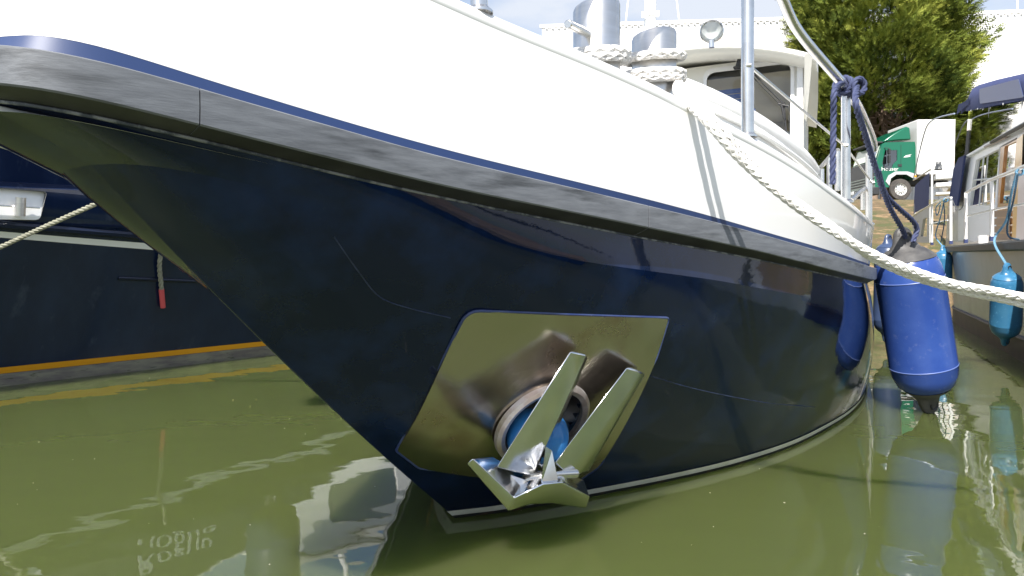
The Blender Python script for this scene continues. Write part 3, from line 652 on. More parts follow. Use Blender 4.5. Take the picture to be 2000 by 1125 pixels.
#MORE
# ------------------------------------------------------------------ navy boat on the left
LP0, LD, LN = Vector((-3.75, 5.0, 0)), Vector((.634, .774, 0)), Vector((.774, -.634, 0))
def loff(t, z):
    fl = max(.06, min(.62, .41 - .085 * t)); return fl * (max(z, 0) / 1.1) ** 1.35 if z < 1.25 else fl * (1.188 + (z - 1.25) * .35)
def Lp(t, z, o=0): 
    curveback = .035 * max(0, t - 1) ** 2 * 0 
    return LP0 + LD * t + LN * (loff(t, z) + o - curveback) + Vector((0, 0, z))
def Lhit(px, py, o=0):
    off, t, z = .3, 0, 1
    for _ in range(12):
        p = on_plane(px, py, LP0 + LN * (off + o), LN); t = (p - LP0).dot(LD); z = p.z; off = loff(t, z)
    return t, z
def ltop(t): return interp(t, [(-3, 2.4), (-1, 2.05), (1.2, 1.75), (2.0, 1.52), (2.7, 1.30), (3.2, 1.20), (9, 1.16)])
lboat = thing('motor_boat', Lp(2, 0), 'dark navy boat on the left with a white line above an orange stripe', 'boat')
ts = [-4 + .25 * k for k in range(53)]
u0, u1 = Lhit(0, 436), Lhit(250, 456)
def lstr(t, dz=0): return u0[1] + (u1[1] - u0[1]) * (t - u0[0]) / (u1[0] - u0[0]) + dz
m = MB(); m.grid([[Lp(t, -.4 + (lstr(t) + .4) * k / 14) for t in ts] for k in range(15)]); m.build('hull', NAVY2, lboat)
# bulwark above the strake with its white hawse opening
hA, hB = [Lhit(*q) for q in ((-70, 362), (-70, 428))], [Lhit(*q) for q in ((92, 374), (74, 430))]
hole = [(q.x, q.y) for q in roundpoly([Vector((*hA[1], 0)), Vector((*hB[1], 0)), Vector((*hB[0], 0)), Vector((*hA[0], 0))], .03)]
outer = [(t, lstr(t)) for t in ts] + [(t, max(ltop(t), lstr(t) + .02)) for t in reversed(ts)]
m = MB(); m.panel(outer, [hole], lambda a, b: Lp(a, b), lambda a, b: Lp(a, b, -.05)); m.build('bulwark', NAVY2, lboat, sharp=25)
m = MB(); zmin = min(b for a, b in hole); hd = lambda b: .045 - .42 * (b - zmin)
m.grid([[Lp(a, b, .004) for a, b in hole], [Lp(a, b, hd(b)) for a, b in hole]], close_v=True); m.panel(hole, [], lambda a, b: Lp(a, b, hd(b))); m.build('hawse_opening', WHITE, lboat)
bt, bz = Lhit(32, 400, -.03); m = MB(); m.tube([Lp(bt, bz - .08, .07), Lp(bt, bz + .045, .055)], .032, 20); m.build('hawse_bollard', STEELB, lboat)
m = MB(); q0, q1 = Lhit(-60, 399, -.03), Lhit(72, 407, -.03); m.tube([Lp(*q0, .03), Lp(*q1, .03)], .006, 8); m.build('hawse_bar', STEEL, lboat)
m = MB(); m.tube([Lp(t, lstr(t, -.01), .005) for t in ts], .034, 10); m.build('rub_strake', M('dark_navy_strake', (.008, .013, .035), .25), lboat)
w0a, w0b, w1a, w1b = Lhit(0, 452), Lhit(0, 464), Lhit(285, 475), Lhit(285, 487)
def lin(p, q): return lambda t: p[1] + (q[1] - p[1]) * (t - p[0]) / (q[0] - p[0])
def strip(name, ftop, fbot, mat, o=.004):
    m = MB(); m.grid([[Lp(t, ftop(t), o) for t in ts], [Lp(t, fbot(t), o) for t in ts]]); return m.build(name, mat, lboat)
strip('white_line', lin(w0a, w1a), lin(w0b, w1b), WHITE2)
o0, o1, o2, o3 = Lhit(0, 718), Lhit(470, 671), Lhit(0, 730), Lhit(470, 680.5)
strip('orange_stripe', lin(o0, o1), lin(o2, o3), ORANGE)
strip('bottom_paint', lambda t: lin(o2, o3)(t) - .002, lambda t: -.15, WEED, .003)
b0, b1_ = Lhit(230, 543), Lhit(420, 551); m = MB(); m.tube([Lp(b0[0] + (b1_[0] - b0[0]) * k / 8, b0[1] + (b1_[1] - b0[1]) * k / 8, 0) for k in range(9)], .017, 10); m.build('rubbing_bar', M('dark_navy_bar', (.008, .013, .035), .25), lboat)
m = MB(); m.tube([Lp(t, max(ltop(t), lstr(t) + .02), -.02) for t in ts], .028, 8); m.build('bulwark_cap', WHITE, lboat)
dkz = 1.12
m = MB(); m.grid([[Lp(t, 1.0, -.06) + Vector((0, 0, .05)) for t in ts], [Lp(t, 1.0, -2.6) + Vector((0, 0, .05)) for t in ts]]); m.build('deck', WHITE2, lboat)
m = MB(); cab = [(2.2, .95), (6.6, .95), (6.6, 2.35), (3.0, 2.35), (2.2, 1.75)]
wins = [rrect(3.2, 1.6, 4.2, 2.1, .08), rrect(4.5, 1.6, 5.6, 2.1, .08)]
m.panel(cab, wins, lambda a, b: LP0 + LD * a + LN * (-.45) + Vector((0, 0, b)), lambda a, b: LP0 + LD * a + LN * (-2.1) + Vector((0, 0, b))); cb = m.build('cabin', WHITE, lboat, smooth=False)
for wi in wins: m = MB(); m.panel(wi, [], lambda a, b: LP0 + LD * a + LN * (-.47) + Vector((0, 0, b))); m.build('cabin_window', TINT, cb, smooth=False)
m = MB(); m.prism([LP0 + LD * a + LN * -.35 + Vector((0, 0, b)) for a, b in ((2.7, 2.36), (6.9, 2.36), (6.9, 2.44), (2.7, 2.44))], LN * -1.9); m.build('cabin_roof', CREAM, cb, smooth=False)
m = MB(); m.tube([LP0 + LD * 4.0 + LN * -1.3 + Vector((0, 0, 2.4)), LP0 + LD * 4.0 + LN * -1.3 + Vector((0, 0, 5))], .04, 10); m.build('mast', WHITE, lboat)
tn, zn = .35, 1.40
nm = text_mesh('boat_name', 'Rogue', .27, Lp(.75, 1.34, .012), Lp(1.9, 1.34) - Lp(.75, 1.34), Lp(.75, 1.6) - Lp(.75, 1.34), WHITE2, lboat)
# its ropes
rp = thing('mooring_rope', Lhit and Lp(1.8, 1.3), 'weathered grey rope stretched across the side of the dark navy boat', 'rope')
m = MB(); strands(m, spline([Lp(*Lhit(-140, 547), .02), U(0, 483, 4.46), U(80, 446, 4.36), U(165, 408, 4.25), U(430, 290, 3.95), B(.9, -1.0, 1.85)], 12), .0155, 3); m.build('rope_line', ROPEG, rp)
re = thing('rope_end', U(311, 560, 5.45), 'short grey rope end with red whipping hanging on the navy hull', 'rope')
q = Lhit(308, 510); q2 = Lhit(315, 600)
m = MB(); tp = [Lp(q[0], q[1] + .25, .05), Lp(q[0], q[1], .035), Lp((q[0] + q2[0]) / 2, (q[1] + q2[1]) / 2, .03), Lp(*q2, .03)]
full_ = spline(tp, 10); strands(m, full_, .019, 3); m.build('rope_strand', ROPEG, re)
m = MB(); m.tube(full_[-9:], .0215, 10); m.build('red_whipping', RED, re)

# ------------------------------------------------------------------ white cruiser on the right
QP0, QD, QN = Vector((4.39, 5.85, 0)), Vector((.447, .894, 0)), Vector((-.894, .447, 0))
def Q(t, z, o=0): return QP0 + QD * t + QN * o + Vector((0, 0, z))
def Qh(px, py, o=0): p = on_plane(px, py, QP0 + QN * o, QN); return ((p - QP0).dot(QD), p.z)
def Qp(px, py, o=0, e=0): t, z = Qh(px, py, o); return Q(t, z, o + e)
rboat = thing('cabin_cruiser', Q(3, 0), 'white cruiser on the right with a navy canopy and a varnished wooden door', 'boat')
GREYW = M('grey_white_hull_paint', (.34, .35, .39), .25, col2=(.28, .29, .33), ns=1.5)
VARN = M('varnished_wood', (.52, .22, .045), .3, col2=(.40, .15, .03), ns=5, stretch=(6, 6, .6), coat=.4)
CANV = M('navy_canvas', (.030, .042, .13), .85, col2=(.038, .052, .15), ns=6, bump=.4, bs=200)
CANV2 = M('faded_navy_window_canvas', (.045, .07, .19), .45)
tq = [-2.2 + .35 * k for k in range(29)]           # to t = 7.6
def qin(t): return .0 if t < 5 else -.10 * (t - 5) ** 2    # bow curves in at the far end
dz = lambda t: 1.10 + .012 * t
m = MB(); m.grid([[Q(t, -.3 + (dz(t) + .3) * k / 8, qin(t) - .12 * (1 - k / 8)) for t in tq] for k in range(9)]); m.build('hull', GREYW, rboat)
m = MB(); m.grid([[Q(t, .21, qin(t) - .058) for t in tq], [Q(t, -.2, qin(t) - .085) for t in tq]]); m.build('bottom_paint', BROWN, rboat)
m = MB(); m.tube([Q(t, .215, qin(t) - .062) for t in tq], .018, 8); m.build('chine_bar', M('rusty_chine', (.10, .075, .065), .6), rboat)
m = MB(); rr = []
for t in tq: rr.append([Q(t, dz(t) + a, qin(t) + b) for a, b in ((.0, -.1), (.0, .05), (-.015, .065), (-.075, .065), (-.09, .05), (-.09, -.1))])
ids = m.grid(rr); m.face(ids[0]); m.build('deck_edge', BLACKRUB, rboat)
m = MB(); m.grid([[Q(t, dz(t) + .003, qin(t) + .045) for t in tq], [Q(t, dz(t) + .003, -2.8) for t in tq]]); m.build('deck', M('light_deck', (.62, .62, .60), .6), rboat)
# coaming and cabin side, set in from the deck edge
CI = -.42
low = MB(); low.prism([Qp(1851, 402, CI), Qp(2080, 395, CI), Q(Qh(2080, 470, CI)[0], dz(-1), CI), Q(Qh(1846, 470, CI)[0], dz(4), CI)], QN * -.05); low.build('lower_cabin', WHITE, rboat, smooth=False)
side = [Qh(*q, CI) for q in ((1872, 410), (1884, 306), (1936, 280), (2045, 222), (2060, 470), (1872, 470))]
wq = [(v.x, v.y) for v in roundpoly([Vector((*Qh(*q, CI), 0)) for q in ((1893, 402), (1907, 313), (1953, 290), (1943, 402))], .03)]
dq = [(v.x, v.y) for v in roundpoly([Vector((*Qh(*q, CI), 0)) for q in ((1944, 470), (1953, 287), (1988, 268), (1978, 470))], .01)]
m = MB(); m.panel(side, [wq, dq], lambda a, b: Q(a, b, CI + .006), lambda a, b: Q(a, b, CI - .04)); cabn = m.build('cabin', M('grey_white_cabin', (.84, .84, .85), .3), rboat, smooth=False)
m = MB(); m.panel(wq, [], lambda a, b: Q(a, b, CI - .02)); wn1 = m.build('cabin_window', TINT, cabn, smooth=False)
m = MB()
for p0, p1 in (((1922, 306), (1913, 402)), ((1900, 352), (1948, 348))): m.tube([Qp(*p0, CI, .004), Qp(*p1, CI, .004)], .012, 6)
m.build('window_bar', WHITE2, wn1)
m = MB(); m.poly([Qp(x, y, CI - .5) for x, y in ((1880, 345), (2000, 318), (2000, 350), (1880, 375))]); m.build('red_reflection', M('red_reflection', (.42, .04, .07), .8), cabn, smooth=False)  # red sheet behind the glass paints in the red that the window reflects
m = MB(); m.poly([Qp(x, y, CI - .55) for x, y in ((1870, 470), (1870, 260), (2100, 200), (2100, 470))]); m.build('cabin_interior', M('dark_interior', (.05, .05, .055), .8), cabn, smooth=False)
# roof edge
m = MB(); r0, r1 = Qp(1884, 309, CI + .06), Qp(2075, 200, CI + .06)
m.hull2([r0, r1, r1 + Vector((0, 0, .035)), r0 + Vector((0, 0, .035))], [r0 - QN * 2, r1 - QN * 2, r1 - QN * 2 + Vector((0, 0, .045)), r0 - QN * 2 + Vector((0, 0, .045))]); m.build('cabin_roof', WHITE2, cabn, smooth=False)
m = MB(); m.tube([Qp(1936, 278, CI + .08), Qp(2075, 203, CI + .08)], .022, 8); m.build('roof_trim', BLACKRUB, cabn)
m = MB(); m.tube([Qp(1924, 287, CI + .05), Qp(1965, 268, CI + .05)], .018, 8); m.build('blind_roller', M('beige_roller', (.45, .38, .33), .7), cabn)
# wooden door with its window
dl = [Qh(*q, CI + .02) for q in ((1945, 468), (1954, 289), (1986, 272), (1976, 468))]
dw = [(v.x, v.y) for v in roundpoly([Vector((*Qh(*q, CI + .02), 0)) for q in ((1952, 398), (1962, 286), (1985, 276), (1976, 396))], .03)]
m = MB(); m.panel(dl, [dw], lambda a, b: Q(a, b, CI + .02), lambda a, b: Q(a, b, CI - .02)); door = m.build('door', VARN, rboat, smooth=False)
m = MB(); m.panel(dw, [], lambda a, b: Q(a, b, CI + .0)); m.build('door_window', TINT, door, smooth=False)
m = MB(); m.tube([Qp(1973, 308, CI + .06), Qp(1970, 322, CI + .06), Qp(1972, 328, CI + .06), Qp(1979, 328, CI + .06)], .008, 8); m.build('door_handle', WHITE2, door)
m = MB()
for k in range(4): m.prism([Qp(x, y, CI + .024) for x, y in ((1944, 412 + k * 15), (1974, 411 + k * 15), (1974, 423 + k * 15), (1944, 424 + k * 15))], QN * .012)
m.build('door_louvre', M('brown_wood', (.27, .16, .09), .5), door, smooth=False)
m = MB(); m.hull2([Qp(1986, 272, CI + .07), Qp(1998, 262, CI + .07), Qp(1990, 468, CI + .07), Qp(1976, 468, CI + .07)], [Qp(1986, 272, CI), Qp(1998, 262, CI), Qp(1990, 468, CI), Qp(1976, 468, CI)]); m.build('door_post', M('yellow_varnished_wood', (.68, .36, .07), .3, coat=.4), rboat, smooth=False)
m = MB(); m.prism([Qp(1990, 330, CI + .09), Qp(2060, 300, CI + .09), Qp(2060, 468, CI + .09), Qp(1984, 468, CI + .09)], QN * -.03); m.build('side_panel', M('pinkish_white_panel', (.66, .56, .52), .4), rboat, smooth=False)
# canvas enclosure and canopy
m = MB(); m.prism([Qp(1883, 304, CI + .10), Qp(1872, 308, CI + .10), Qp(1862, 330, CI + .10), Qp(1853, 390, CI + .10), Qp(1853, 402, CI + .10), Qp(1869, 402, CI + .10)], QN * -.03); m.build('canvas_side', CANV, rboat, smooth=False)
m = MB(); m.panel([Qh(*q, CI + .08) for q in ((1864, 325), (1866, 232), (1876, 206), (1893, 203), (1884, 300))], [], lambda a, b: Q(a, b, CI + .08)); m.build('clear_canvas_window', VINYLCLEAR, rboat, smooth=False)
def canq(px, py, o): return Qp(px, py, o)
cr_ = [(1868, 222, .0), (1872, 205, .02), (1884, 195, .05), (1893, 188, .06)]
m = MB()
edge = [(1893, 216), (1891, 190), (1899, 174), (1912, 166), (1950, 155), (1998, 144), (2060, 132)]
bot = [(1893, 217), (1895, 216), (1905, 214), (1914, 212), (1950, 205), (1998, 196), (2060, 185)]
top_row = [Qp(x, y, CI - .02) for x, y in edge]; bot_row = [Qp(x, y, CI + .10) for x, y in bot]
m.grid([bot_row, [a.lerp(b, .5) + QN * .05 for a, b in zip(bot_row, top_row)], top_row, [p - QN * 1.0 + Vector((0, 0, .10)) for p in top_row], [p - QN * 2.0 for p in top_row]])
can = m.build('canopy', CANV, rboat, sharp=60)
m = MB(); wv = roundpoly([Qp(1914, 203, CI + .115), Qp(1913, 174, CI + .085), Qp(1990, 154, CI + .085), Qp(2000, 190, CI + .115)], .08); m.prism(wv, QN * .004); m.build('canopy_window', CANV2, can, smooth=False)
m = MB(); fr_ = [Qp(x, y, CI + .11) for x, y in ((1892, 190), (1885, 198), (1872, 204), (1868, 222))]; bk_ = [Qp(x, y, CI + .11) for x, y in ((1893, 217), (1892, 204), (1880, 213), (1869, 224))]
m.grid([fr_, bk_]); m.build('canopy_flap', CANV, can)
for x, y0, y1 in ((1932, 209, 254), (1997, 196, 236)):
    m = MB(); m.tube([Qp(x, y0, CI + .05), Qp(x, y1, CI + .03)], .010, 8); m.build('canopy_pole', M('grey_pole', (.25, .26, .29), .4) if 'grey_pole' not in bpy.data.materials else bpy.data.materials['grey_pole'], can)
for x, y in ((1897, 216), (1910, 213), (1960, 203)): m = MB(); m.lathe(Qp(x, y, CI + .12), QN, [(.015, 0), (.012, .01), (0, .012)], 10); m.build('stud', STEEL, can)
# tensioned vinyl panel between canopy and roof
m = MB(); m.poly([Qp(x, y, CI + .05) for x, y in ((1896, 216), (2060, 186), (2060, 206), (1890, 302))]); m.build('clear_canvas_window', VINYLCLEAR, rboat, smooth=False)
# railing: flat white posts with dark feet, round rails
PR = -.02
def post(x, y0, y1, wpx, feet=True):
    t, z0 = Qh(x, y1, PR); z1 = Qh(x, y0, PR)[1]; m = MB(); wd = wpx / 1333 * Q(t, 0, PR).y * 1.0
    m.box(Q(t, (z0 + z1) / 2 + .02, PR), (wd, .03, z1 - z0 - .04), (QD, QN, Vector((0, 0, 1)))); p = m.build('rail_post', WHITE, rl)
    if feet: m = MB(); m.box(Q(t, z0 + .02, PR), (wd * 1.25, .045, .05), (QD, QN, Vector((0, 0, 1)))); m.build('post_foot', M('navy_foot', (.02, .03, .1), .5) if 'navy_foot' not in bpy.data.materials else bpy.data.materials['navy_foot'], p)
m = MB(); m.tube(spline([Qp(x, y, PR) for x, y in ((1888, 376), (1935, 352), (1980, 334), (2060, 300))], 6), .019, 10); rl = m.build('guard_rail', WHITE, rboat)
m = MB(); m.tube([Qp(x, y, PR) for x, y in ((1888, 422), (1937, 410), (2000, 398), (2060, 386))], .011, 8); m.build('lower_rail', WHITE, rl)
m = MB(); m.tube(spline([Qp(x, y, PR) for x, y in ((1779, 425), (1800, 410), (1822, 398), (1840, 389), (1858, 386))], 5), .016, 8); m.build('forward_rail', WHITE, rl)
m = MB(); m.tube([Qp(x, y, PR) for x, y in ((1815, 438), (1851, 430))], .010, 8); m.build('lower_rail', WHITE2, rl)
m = MB(); m.tube([Qp(x, y, PR) for x, y in ((1784, 352), (1800, 342), (1819, 330))], .016, 8); m.build('upper_rail', WHITE, rl)
for a_ in ((1820, 329, 478, 8, 1), (1857, 385, 476, 7, 1), (1886, 376, 474, 7, 1), (1937, 350, 470, 8, 1), (1787, 398, 420, 3, 0)): post(*a_)
m = MB(); ch = [Qp(1861, 392, PR), Qp(1866, 404, PR), Qp(1872, 410, PR), Qp(1879, 405, PR), Qp(1885, 382, PR)]; m.tube(spline(ch, 6), .007, 6); m.build('chain', M('dark_chain', (.08, .08, .08), .5), rl)
m = MB(); m.grid([[Qp(1788, 363, PR, .01), Qp(1803, 350, PR, .03), Qp(1817, 336, PR, .01)], [Qp(1786, 392, PR, .01), Qp(1802, 380, PR, .035), Qp(1816, 368, PR, .01)], [Qp(1785, 418, PR, .01), Qp(1800, 409, PR, .02), Qp(1815, 402, PR, .01)]]); m.build('canvas_windbreak', CANV, rl)
# solid bow bulwark with freeing ports, beyond the posts
bo = -.03; ol = [Qh(*q, bo) for q in ((1779, 424), (1800, 412), (1815, 404), (1815, 474), (1790, 474), (1783, 450))]
hs = [[(v.x, v.y) for v in roundpoly([Vector((*Qh(*q, bo), 0)) for q in c_], .03)] for c_ in (((1784, 464), (1788, 435), (1794, 431), (1790, 465)), ((1798, 462), (1803, 428), (1811, 424), (1810, 462)))]
m = MB(); m.panel(ol, hs, lambda a, b: Q(a, b, bo), lambda a, b: Q(a, b, bo - .05)); m.build('bow_bulwark', M('grey_bulwark', (.42, .42, .42), .45), rboat, smooth=False)
m = MB(); m.box(Qp(1842, 346, -1.0), (.55, .4, .12), (QD, QN, Vector((0, 0, 1)))); m.box(Qp(1842, 362, -1.0), (.6, .4, .10), (QD, QN, Vector((0, 0, 1)))); m.box(Qp(1842, 379, -1.0), (.6, .4, .06), (QD, QN, Vector((0, 0, 1)))); m.build('foredeck_locker', WHITE2, rboat, smooth=False)
bk = MB(); bk.lathe(Q(Qh(1921, 473, -.15)[0], dz(2) + .004, -.15), (0, 0, 1), [(.0, .0), (.055, .0), (.062, .125), (.066, .13), (.060, .13), (.052, .01)], 20)
tag(bk.build('bucket', WHITE), 'small white bucket standing on the side deck of the white cruiser', 'bucket')
# black bag lashed on the foredeck
bg_ = MB(); o = Qp(1833, 325, -1.0); rows = []
for k in range(9):
    z = -.10 + .24 * k / 8; sh = .10 * (1 - k / 8) ** 1.3; rows.append([o + Vector((0, 0, z)) + QD * ((.05 + sh) * math.cos(a) * (1.2 if math.cos(a) > 0 else .8) + random.uniform(-.012, .012)) + QN * ((.06 + sh * .5) * math.sin(a) + random.uniform(-.012, .012)) for a in [2 * math.pi * j / 14 for j in range(14)]])
ids = bg_.grid(rows, close_v=True); bg_.face(ids[-1])
tag(bg_.build('covered_bundle', M('black_tarpaulin', (.05, .055, .06), .3, bump=1, bs=16, bdist=.03)), 'black tarpaulin bundle tied down on the foredeck of the white cruiser', 'bundle')
# curved pole standing at the rail
m = MB(); m.tube(spline([Qp(1784, 350, PR), Qp(1795, 300, PR), Qp(1806, 258, PR), Qp(1815, 240, PR), Qp(1832, 230, PR), Qp(1864, 222, PR)], 8), .012, 8); m.build('davit_pole', M('blue_grey_pole', (.30, .35, .45), .4), rboat)
# fenders and their lanyards on the cruiser
yf = Qp(1965, 600, .14)
ft, fb = Qp(1967, 515, .15), Qp(1963, 674, .13)
fender('fender', ft, fb, .118, 'pale blue fender hanging at the right edge on the side of the white cruiser', 'fenders hanging along the boats', FLIGHT, FLIGHT, eye_len=.085)
ft2 = Qp(1842, 480, .10); fender('fender', ft2, ft2 - Vector((0, 0, .75)), .12, 'pale blue fender on the white cruiser, half hidden behind the large royal blue fender', 'fenders hanging along the boats', FLIGHT, FLIGHT, eye_len=.085)
fr1 = thing('fender_rope', Qp(1990, 340, PR), 'light blue fender line tied to the cruiser guard rail beside the wooden door', 'rope')
m = MB(); strands(m, spline([Qp(1994, 336, PR, .03), Qp(1988, 380, PR, .05), Qp(1978, 430, PR, .05), Qp(1972, 470, PR, .12), ft + Vector((0, 0, -.02))], 8), .011, 3)
m.build('rope_line', ROPEL, fr1); m = MB(); strands(m, [Qp(1992, 336, PR) + QD * (-.03 + .06 * k / 40) + QN * .026 * math.cos(k * .5) + Vector((0, 0, .026 * math.sin(k * .5))) for k in range(41)], .010, 3); m.build('knot', ROPEL, fr1)
m = MB(); strands(m, spline([Qp(1996, 340, PR, .03), Qp(1990, 390, PR, .04), Qp(1975, 440, PR, .03), Qp(1976, 462, PR, .02), Qp(1990, 468, PR, .0)], 8), .009, 3); m.build('rope_tail', M('dark_teal_rope', (.03, .07, .11), .8), fr1)
fr2 = thing('fender_rope', Qp(1846, 392, PR), 'light blue fender line knotted on the low white rail of the cruiser', 'rope')
m = MB(); strands(m, spline([Qp(1847, 392, PR, .02), Qp(1842, 425, PR, .04), Qp(1834, 460, PR, .05), ft2 + Vector((0, 0, -.02))], 8), .010, 3); m.build('rope_line', ROPEL, fr2)
m = MB(); strands(m, [Qp(1847, 391, PR) + QD * (-.06 + .12 * k / 40) + QN * .026 * math.cos(k * .5) + Vector((0, 0, .026 * math.sin(k * .5))) for k in range(41)], .012, 3); m.build('knot', ROPEL, fr2); m = MB(); strands(m, spline([Qp(1840, 394, PR, .02), Qp(1832, 405, PR, .03), Qp(1833, 420, PR, .03), Qp(1837, 415, PR, .03), Qp(1841, 398, PR, .03)], 6), .009, 3); m.build('rope_loop', ROPEL, fr2)
m = MB(); strands(m, spline([Qp(1846, 396, PR, .02), Qp(1849, 430, PR, .03), Qp(1844, 476, PR, .05)], 8), .009, 3); m.build('rope_tail', bpy.data.materials['dark_teal_rope'], fr2)

# ------------------------------------------------------------------ white warehouse beyond the bank
wl = MB(); A0 = Vector((2.0, 45.3, 0)); A1 = Vector((48.0, 41.2, 0)); dwv = (A1 - A0).normalized(); nw = Vector((dwv.y, -dwv.x, 0)); Lw = (A1 - A0).length
xs, k = [], 0
top_z = 16.55
prof = [(0, 0), (.20, 0), (.24, .05), (.36, .05), (.40, 0)]
row0 = []
while k * .40 < Lw:
    row0 += [A0 + dwv * (k * .40 + a) + nw * b for a, b in prof[:-1]]; k += 1
wl.grid([[p + Vector((0, 0, 2.5)) for p in row0], [p + Vector((0, 0, top_z)) for p in row0]])
wh = thing('warehouse', (A0 + A1) / 2 + Vector((0, 0, 3)), 'huge plain white metal-clad warehouse behind the conifer', 'warehouse')
CLAD = M('white_metal_cladding', (.80, .80, .80), .45)
wl.build('front_cladding', CLAD, wh, smooth=False)
m = MB(); m.prism([A0 - nw * .02 + Vector((0, 0, 2.5)), A0 - nw * .02 + Vector((0, 0, top_z - .1)), A1 - nw * .02 + Vector((0, 0, top_z - .1)), A1 - nw * .02 + Vector((0, 0, 2.5))], -nw * 30); m.build('building_body', CLAD, wh, smooth=False)
m = MB(); m.box((A0 + A1) / 2 + nw * .0 + Vector((0, 0, top_z + .10)), (Lw + .3, .12, .22), (dwv, nw, Vector((0, 0, 1)))); m.build('eaves_trim', WHITE2, wh, smooth=False)
m = MB(); 
for j in range(int(Lw / .40)): m.box(A0 + dwv * (j * .40 + .3) + nw * .14 + Vector((0, 0, top_z - .06)), (.16, .04, .10), (dwv, nw, Vector((0, 0, 1))))
o_ = m.build('cladding_filler', M('grey_filler', (.78, .78, .79), .5), wh, smooth=False); o_['kind'] = 'stuff'
m = MB(); m.tube([U(1987, 20, 46), U(1988, -60, 46)], .05, 6); m.build('lightning_rod', WHITE2, wh)

# ------------------------------------------------------------------ green lorry on the bank
TO = Vector((15.75, 29.6, 3.66)); th_ = Vector((-1, .035, 0)).normalized(); tsn = Vector((th_.y, -th_.x, 0)); tsn = -tsn if tsn.y > 0 else tsn
TZ = Vector((0, 0, 1))
def Tp(a, b, z): return TO + th_ * (a * .84) + tsn * b + TZ * z
GREEN = M('emerald_truck_paint', (.004, .115, .062), .25, coat=.5); DGREY = M('dark_grey_plastic', (.03, .032, .035), .55); TYRE = M('tyre_rubber', (.05, .046, .043), .8, col2=(.09, .08, .07), ns=9)
lorry = thing('lorry', Tp(-3, -1, 0), 'green lorry cab with a white box body parked on the bank below the conifer', 'lorry')
Wd = 2.25
cab_prof = [(0, .55), (.04, 1.15), (-.10, 1.75), (-.34, 2.42), (-.50, 2.50), (-2.0, 2.52), (-2.06, 2.2), (-2.06, .95), (-1.95, .88), (-1.87, .98), (-1.55, 1.14), (-1.08, 1.14), (-.78, .95), (-.70, .55)]
wn_p = [(-.40, 1.42), (-.36, 1.62), (-.50, 2.16), (-1.12, 2.16), (-1.12, 1.72), (-.92, 1.55), (-.82, 1.34), (-.46, 1.32)]
m = MB(); m.panel(cab_prof, [wn_p], lambda a, z: Tp(a, 0, z), lambda a, z: Tp(a, -Wd, z)); cabt = m.build('cab', GREEN, lorry, smooth=False)
m = MB(); m.panel(wn_p, [], lambda a, z: Tp(a, -.03, z)); m.build('side_window', TINT, cabt, smooth=False)
m = MB(); m.panel(wn_p, [], lambda a, z: Tp(a, -.3, z)); m.build('cab_interior', DGREY, cabt, smooth=False)
m = MB(); ws_ = [Tp(-.10 + .015, -.10, 1.78), Tp(-.33, -.16, 2.38), Tp(-.33, -Wd + .16, 2.38), Tp(-.095, -Wd + .1, 1.78)]; m.prism([p + th_ * .012 for p in ws_], th_ * .01); m.build('windscreen', M('pale_windscreen', (.50, .56, .50), .08), cabt, smooth=False)
m = MB(); m.hull2([Tp(.06, -.02, 1.05), Tp(.0, -.02, 1.70), Tp(.0, -Wd + .02, 1.70), Tp(.06, -Wd + .02, 1.05)], [Tp(.03, -.02, 1.05), Tp(-.03, -.02, 1.70), Tp(-.03, -Wd + .02, 1.70), Tp(.03, -Wd + .02, 1.05)]); m.build('front_panel', DGREY, cabt, smooth=False)
m = MB()
for z in (.72, .84, .96): m.box(Tp(.04, -Wd / 2, z), (.06, Wd * .94, .05), (th_, tsn, TZ))
m.build('grille', DGREY, cabt, smooth=False)
m = MB(); m.box(Tp(-.05, -Wd / 2, .40), (.26, Wd + .02, .34), (th_, tsn, TZ)); m.build('bumper', DGREY, cabt, bevel=.03)
m = MB(); m.box(Tp(-.24, -Wd / 2, 2.52), (.36, Wd * .92, .09), (th_, tsn, TZ)); m.build('sun_visor', DGREY, cabt, bevel=.03)
m = MB(); m.hull2([Tp(-.42, -.10, 2.54), Tp(-1.0, -.08, 2.90), Tp(-1.62, -.06, 3.20), Tp(-1.80, -.06, 3.14), Tp(-1.86, -.06, 2.62), Tp(-1.2, -.06, 2.60)], [Tp(-.42, -Wd + .10, 2.54), Tp(-1.0, -Wd + .08, 2.90), Tp(-1.62, -Wd + .06, 3.20), Tp(-1.80, -Wd + .06, 3.14), Tp(-1.86, -Wd + .06, 2.62), Tp(-1.2, -Wd + .06, 2.60)]); m.build('wind_deflector', GREEN, cabt, bevel=.05)
m = MB()
for z0, z1 in ((1.98, 2.18), (1.58, 1.90)): m.box(Tp(-.60, .16, (z0 + z1) / 2), (.07, .17, z1 - z0), (th_, tsn, TZ))
m.tube([Tp(-.46, .02, 2.25), Tp(-.58, .17, 2.22), Tp(-.58, .17, 1.48), Tp(-.44, .02, 1.42)], .02, 6); m.build('mirror', DGREY, cabt, bevel=.02)
m = MB(); pts_a = [(-.70, .62), (-.78, .93), (-1.06, 1.10), (-1.57, 1.10), (-1.87, .95), (-2.02, .92)]; pts_b = [(-.52, .80), (-.66, 1.06), (-1.0, 1.23), (-1.62, 1.23), (-1.95, 1.14), (-2.05, 1.12)]
m.hull2([Tp(a, .03, z) for a, z in pts_a + pts_b[::-1]], [Tp(a, -.02, z) for a, z in pts_a + pts_b[::-1]]); m.build('wheel_arch', M('silver_grey_trim', (.45, .46, .47), .45), cabt, smooth=False)
m = MB(); m.box(Tp(-1.24, .012, 1.50), (.16, .02, .10), (th_, tsn, TZ)); m.build('door_handle', DGREY, cabt)
